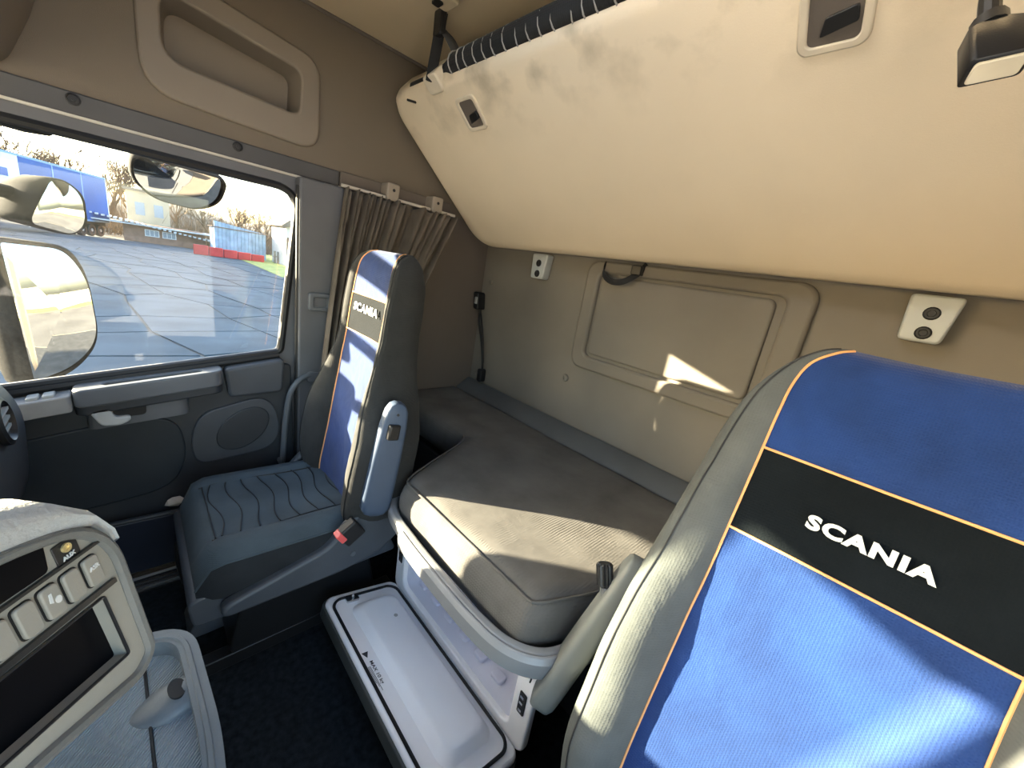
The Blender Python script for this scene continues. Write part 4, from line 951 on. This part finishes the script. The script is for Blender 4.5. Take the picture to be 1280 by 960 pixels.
ORD = ['first', 'second', 'third', 'fourth', 'fifth', 'sixth', 'seventh', 'eighth', 'ninth', 'tenth', 'eleventh', 'twelfth']
for i, (x, y, s_) in enumerate(tsp):
    o = D.objects.new('bare_tree', tms[i % 4]); COL.objects.link(o)
    o.location = (x, y, GZ - 0.1); o.scale = (s_, s_, s_); o.rotation_euler = (0, 0, i * 1.7)
    tag(o, ORD[i] + ' leafless brown tree from the left in the wood behind the yard', 'tree', 'bare trees behind the yard')
mb = MB(); rnd = random.Random(11)
for k in range(2600):
    y = rnd.uniform(-16, 26); x = rnd.uniform(-72, -57.5); h = rnd.uniform(1.2, 4.2); p = Vector((x, y, GZ + 0.25 * max(0, -x - 64)))
    d_ = Vector((rnd.uniform(-0.5, 0.5), rnd.uniform(-0.5, 0.5), 1)).normalized(); e = p + d_ * h; w_ = Vector((0.0, 0.035, 0))
    mb.add([p - w_, p + w_, p + Vector((0.04, 0, 0)), e], [(0, 1, 3), (1, 2, 3), (2, 0, 3), (0, 2, 1)])
tag(mb.build('brush', TWIG, None, smooth=False), 'tangle of dry brown brush at the foot of the wood', 'brush', None, 'stuff')

# blue trailer
tl = thing('semi_trailer', (-46, -4, GZ), 'blue curtain-sided trailer parked across the yard, seen through the window', 'trailer')
ta, tb = Vector((-52.8, -1.05, 0)), Vector((-40.5, -6.4, 0)); tdv = (tb - ta).normalized(); tnv = Vector((-tdv.y, tdv.x, 0))
if tnv.x < 0: tnv = -tnv
def tf(u, v, h): return ta + tdv * u - tnv * v + Vector((0, 0, h))
def tbox(u0, u1, v0, v1, z0, z1): 
    return MB().add([tf(u, v, z) for z in (z0, z1) for v in (v0, v1) for u in (u0, u1)], [(0, 2, 3, 1), (4, 5, 7, 6), (0, 1, 5, 4), (2, 6, 7, 3), (0, 4, 6, 2), (1, 3, 7, 5)])
TBL = mat('trailer_blue', (0.015, 0.095, 0.360), 0.4, 0.1, 0.6)
tbox(0, 9.6, 0, 2.5, -0.1, 3.6).build('curtain_side', TBL, tl, smooth=False)
tbox(9.6, 13.6, -0.01, 2.5, -0.1, 3.62).build('front_side', mat('trailer_white', (0.75, 0.78, 0.80), 0.4, 0.05), tl, smooth=False)
tbox(0, 13.6, -0.03, 0.0, 3.50, 3.64).build('roof_rail', mat('trailer_rail', (0.25, 0.40, 0.60), 0.4), tl)
tbox(-0.12, 0.0, 0, 2.5, -0.1, 3.64).build('rear_door', mat('trailer_white', (0.75, 0.78, 0.80), 0.4, 0.05), tl)
tbox(0, 13.6, -0.02, 0.0, -0.16, -0.02).build('side_rail', mat('trailer_rail', (0.25, 0.40, 0.60), 0.4), tl)
for u in (3.2, 6.4): tbox(u, u + 0.10, -0.02, 0.0, 0.0, 3.5).build('curtain_strap', mat('trailer_rail', (0.25, 0.40, 0.60), 0.4), tl)
tbox(10.6, 12.4, -0.03, -0.01, 2.1, 2.6).build('emblem', TBL, tl)
tbox(0, 13.6, 0.3, 2.2, -0.45, -0.1).build('chassis', BLKPL, tl)
for u in (1.3, 2.5, 3.7):
    w_ = MB().lathe([(0.48, 0), (0.50, 0.05), (0.50, 0.28), (0.47, 0.32), (0.30, 0.32), (0.28, 0.26), (0, 0.26)], tf(u, 0.36, GZ + 0.50), tnv, 20).build('wheel', BLACK, tl)
    MB().lathe([(0.12, 0), (0.12, 0.05), (0, 0.05)], tf(u, 0.36, GZ + 0.50) + tnv * 0.26, tnv, 12).build('wheel_hub', SILVER, w_)
tbox(6.5, 9.5, -0.02, 0.05, -0.95, -0.25).build('side_guard', mat('trailer_white', (0.75, 0.78, 0.80), 0.4, 0.05), tl)

# low brick store with corrugated lean-to roof
bb = thing('brick_building', (-51, 3, GZ), 'low brown brick building with a pale corrugated roof edge', 'building')
BRK = mat('brick_far', (0.26, 0.15, 0.10), 0.9, 0.25, 2.0, 0.3, 14)
MB().bx(-56, -51, -0.2, 5.6, GZ, 0.25).build('brick_wall', BRK, bb)
mb = MB(); 
for k in range(24):
    y = -2.2 + 0.36 * k; mb.bx(-56.5, -50.3, y, y + 0.2, 0.55 - 0.045 * k, 0.68 - 0.045 * k)
mb.bx(-56.5, -50.4, -2.2, 6.4, 0.1, 0.2); mb.build('corrugated_roof', mat('roof_sheet', (0.62, 0.62, 0.60), 0.5, 0.1, 1.0), bb)
for y in (1.2, 2.4): 
    f_ = MB().bx(-51.02, -50.96, y, y + 1.0, -0.75, -0.15).build('window', mat('window_white', (0.7, 0.7, 0.68), 0.5), bb)
    for k in range(3): MB().bx(-50.97, -50.94, y + 0.06 + 0.31 * k, y + 0.31 + 0.31 * k, -0.69, -0.21).build('pane', mat('pane_far', (0.30, 0.34, 0.38), 0.2), f_)
be = thing('beige_building', (-57, 2, GZ), 'tall beige building behind the brick store', 'building')
MB().bx(-62, -57, 0.2, 3.4, GZ, 3.2).build('wall', mat('beige_render', (0.48, 0.40, 0.28), 0.9, 0.1, 1), be)
MB().bx(-62.2, -56.8, 0.0, 3.6, 3.2, 3.45).build('roof', mat('roof_brown', (0.22, 0.17, 0.13), 0.9, 0.1, 1), be)
for y in (0.8, 2.2): MB().bx(-57.02, -56.97, y, y + 0.7, 1.0, 2.2).build('window', mat('pane_far', (0.30, 0.34, 0.38), 0.2), be)
sh = thing('blue_shed', (-46, 7.8, GZ), 'pale blue plank shed at the far edge of the yard', 'shed')
SHB = mat('shed_blue', (0.30, 0.42, 0.55), 0.8, 0.2, 2)
for k in range(14):
    y = 5.75 + 0.29 * k
    MB().bx(-46.3 + random.uniform(-0.04, 0.04), -46.1, y, y + 0.27, GZ, 1.60 - 0.035 * k).build('plank', SHB, sh, smooth=False)
MB().bx(-49, -46.3, 5.75, 9.8, GZ, 1.05).build('body', SHB, sh)
MB().bx(-49.1, -46.0, 5.6, 9.95, 1.06, 1.14).build('roof', mat('roof_brown', (0.22, 0.17, 0.13), 0.9, 0.1, 1), sh)
rb_ = thing('red_barrier', (-42, 6, GZ), 'low red barrier in front of the blue shed', 'barrier')
REDB = mat('barrier_red', (0.55, 0.06, 0.05), 0.6, 0.15, 2)
for k in range(5):
    y = 3.9 + 1.02 * k
    MB().bx(-43.1, -42.8, y, y + 0.98, GZ, -0.55 - 0.05 * k).build('block', REDB, rb_, bevel=0.05)
ho = thing('brick_house', (-42, 11, GZ), 'brown roofed white house at the right edge of the window view', 'house')
MB().bx(-46, -41, 10.3, 15, GZ, 2.2).build('wall', mat('house_white', (0.62, 0.58, 0.52), 0.9, 0.1, 1), ho)
MB().prism([(9.8, 2.1), (15.5, 2.1), (12.6, 4.4)], YZ, -46.4, -40.7).build('roof', mat('roof_brown', (0.22, 0.17, 0.13), 0.9, 0.1, 1), ho, smooth=False)
MB().bx(-41.02, -40.95, 10.35, 11.2, -0.9, 1.2).build('door', mat('house_brown', (0.22, 0.13, 0.08), 0.8), ho)
fp = thing('post_fence', (-43, 10, GZ), 'weathered picket fence beside the blue shed', 'fence')
for k in range(8): MB().bx(-43.6, -43.5, 9.9 + 0.28 * k, 10.05 + 0.28 * k, GZ, -0.2 - 0.05 * (k % 3)).build('picket', mat('old_wood', (0.30, 0.26, 0.21), 0.9, 0.2, 3), fp)
MB().bx(-43.5, -43.45, 9.8, 12.2, -0.75, -0.65).build('fence_rail', mat('old_wood', (0.30, 0.26, 0.21), 0.9, 0.2, 3), fp)
# fence behind the truck: only the mirrors show it
bf = thing('yard_fence', (-6, 26, GZ), 'pale slatted yard fence seen only in the door mirrors', 'fence')
for k in range(60): MB().bx(-22 + 0.5 * k, -21.56 + 0.5 * k, 26, 26.06, GZ, GZ + 2.0).build('board', mat('fence_pale', (0.36, 0.32, 0.26), 0.9, 0.15, 2), bf, smooth=False)
struct(MB().bx(-30, 20, 22, 30, GZ - 0.05, GZ + 0.02).build('rear_verge', mat('dry_grass', (0.30, 0.33, 0.10), 0.95, 0.3, 1.5)), 'strip of grass along the yard fence')
# long warehouse added out of view beyond the window's edge to shade the concrete
wh = thing('shade_wall', (-25, -11, GZ), 'long grey warehouse added out of view to shade the yard', 'building')
wa, wb_ = Vector((-14.5, -8.2, 0)), Vector((-38, -12.4, 0)); wd = (wb_ - wa).normalized(); wnn = Vector((wd.y, -wd.x, 0))
if wnn.y > 0: wnn = -wnn
Lw = (wb_ - wa).length
def wf_(u, v, h): q = wa + wd * u + wnn * v; return Vector((q.x, q.y, h))
MB().prism([(0, GZ), (Lw, GZ), (Lw, 3.6), (0, 3.6)], lambda u, v, h: wf_(u, h, v), 0, 8).build('wall', mat('shade_wall_grey', (0.40, 0.40, 0.38), 0.9, 0.1, 1), wh, smooth=False)
MB().prism([(-0.4, -0.5), (Lw + 0.4, -0.5), (Lw + 0.4, 8.4), (-0.4, 8.4)], lambda u, v, h: wf_(u, v, h), 3.6, 3.8).build('roof', mat('roof_sheet', (0.62, 0.62, 0.60), 0.5, 0.1, 1.0), wh, smooth=False)
hb = thing('tall_shade_wall', (-48, -17, GZ), 'tall grey block added out of view to shade the far yard', 'building')  # second unseen block, added to shade the distant concrete
MB().bx(-64, -39.5, -24, -14.5, GZ, 7.0).build('wall', mat('shade_wall_grey', (0.40, 0.40, 0.38), 0.9, 0.1, 1), hb, smooth=False)
MB().prism([(-24.4, 7.0), (-14.1, 7.0), (-19.2, 8.6)], YZ, -64.4, -39.1).build('roof', mat('roof_sheet', (0.62, 0.62, 0.60), 0.5, 0.1, 1.0), hb, smooth=False)
for k in range(6): MB().prism(rrect(1.5 + 4.2 * k, 4.0 + 4.2 * k, 0.3, 1.5, 0.02), lambda u, v, h: wf_(u, h, v), -0.05, 0.02).build('window', mat('pane_far', (0.30, 0.34, 0.38), 0.2), wh)

# ------------------------------------------------------------------ outside mirrors
MIR = mat('mirror_glass', (0.58, 0.59, 0.58), 0.01, 0.0, 2, metal=1.0)
HOUS = mat('mirror_housing', (0.014, 0.014, 0.013), 0.85, 0.6, 90, spec=0.1)
def mirror(name, label, c, n, outline, depth, rad):
    c = Vector((0, 0, 1.22)) + (Vector(c) - Vector((0, 0, 1.22))) * 1.10; outline = [(a * 1.10, b * 1.10) for a, b in outline]
    n = Vector(n).normalized(); u = Vector((0, 0, 1)).cross(n).normalized(); v = n.cross(u)
    t = thing(name, c - Vector((0, 0, 0.1)), label, 'mirror', 'outside mirrors on the passenger side')
    f = lambda a, b, h: c + u * a + v * b + n * h
    R = []
    for q in (1.0, 0.85, 0.7, 0.55, 0.4, 0.25, 0.1, 0.01):
        R.append([f(a * q, b * q, 0.012 - ((a * q) ** 2 + (b * q) ** 2) / (2 * rad)) for a, b in outline])
    mb = MB(); mb.rings(R, caps=False); mb.build('glass', MIR, t, ang=80)
    R = []
    for s_, h in ((1.0, -0.002), (1.03, 0.005), (1.06, 0.0), (1.07, -0.03), (1.0, -depth * 0.6), (0.7, -depth)):
        R.append([f(a * s_ + (s_ - 1.0) * 0.0, b * s_, h) for a, b in outline])
    mb = MB(); mb.rings(R, caps=False); k = len(outline); mb.f.append(tuple(range(5 * k, 6 * k))); mb.build('housing', HOUS, t, ang=50)
    return t, f
def egg(pts, r): return roundpoly(pts, r, 6)
t1, f1 = mirror('door_mirror', 'tall main door mirror in a dusty black housing outside the window', (-2.05, -0.195, 0.845), (0.62, 0.78, 0.055), egg([(-0.12, -0.235), (0.03, -0.20), (0.125, -0.12), (0.125, 0.12), (0.08, 0.21), (-0.12, 0.225)][::1], [0.02, 0.06, 0.08, 0.08, 0.05, 0.02]), 0.16, 1.5)
t2, f2 = mirror('wide_angle_mirror', 'small wide angle mirror above the main door mirror', (-2.05, -0.155, 1.195), (0.62, 0.78, -0.005), egg([(-0.10, -0.06), (0.03, -0.085), (0.085, -0.05), (0.085, 0.05), (0.03, 0.085), (-0.02, 0.08)], 0.03), 0.16, 0.45)
cw_ = [(-0.15, -0.040), (0.15, -0.040), (0.12, 0.035), (-0.12, 0.035)]  # invented cowl, hidden above the window, to shade the passenger headrest
cn = Vector((-0.76, -0.65, 0)); cu_ = Vector((0.65, -0.76, 0)); cc = Vector((-2.20, -0.29, 1.460))
MB().prism(roundpoly(cw_, 0.04), lambda u, v, h: cc + cu_ * u + Vector((0, 0, v)) + cn * h, -0.05, 0.05).build('shade_cowl', HOUS, t2, bevel=0.012)
MB().tube([cc, Vector((-1.70, -0.56, 1.50))], 0.03, 8).build('bracket_arm', HOUS, t2)  # carries the added cowl, also out of sight
t3, f3 = mirror('kerb_mirror', 'kerb view mirror hanging above the side window, facing down', (-2.08, 0.165, 1.345), (0.80, 0.16, -0.42), egg([(-0.135, 0.07), (-0.135, -0.02), (-0.07, -0.075), (0.06, -0.085), (0.125, -0.04), (0.14, 0.06)], 0.04), 0.12, 0.5)
MB().tube([f3(0, 0.02, -0.10), Vector((-1.70, 0.0, 1.60))], 0.025, 8).build('bracket_arm', HOUS, t3)
MB().tube([f1(-0.05, 0.20, -0.10), Vector((-1.95, -0.56, 1.15)), Vector((-1.70, -0.55, 1.15))], 0.022, 8).build('bracket_arm', HOUS, t1)
MB().tube([f2(-0.03, 0.02, -0.10), Vector((-1.95, -0.56, 1.25)), Vector((-1.70, -0.55, 1.25))], 0.022, 8).build('bracket_arm', HOUS, t2)
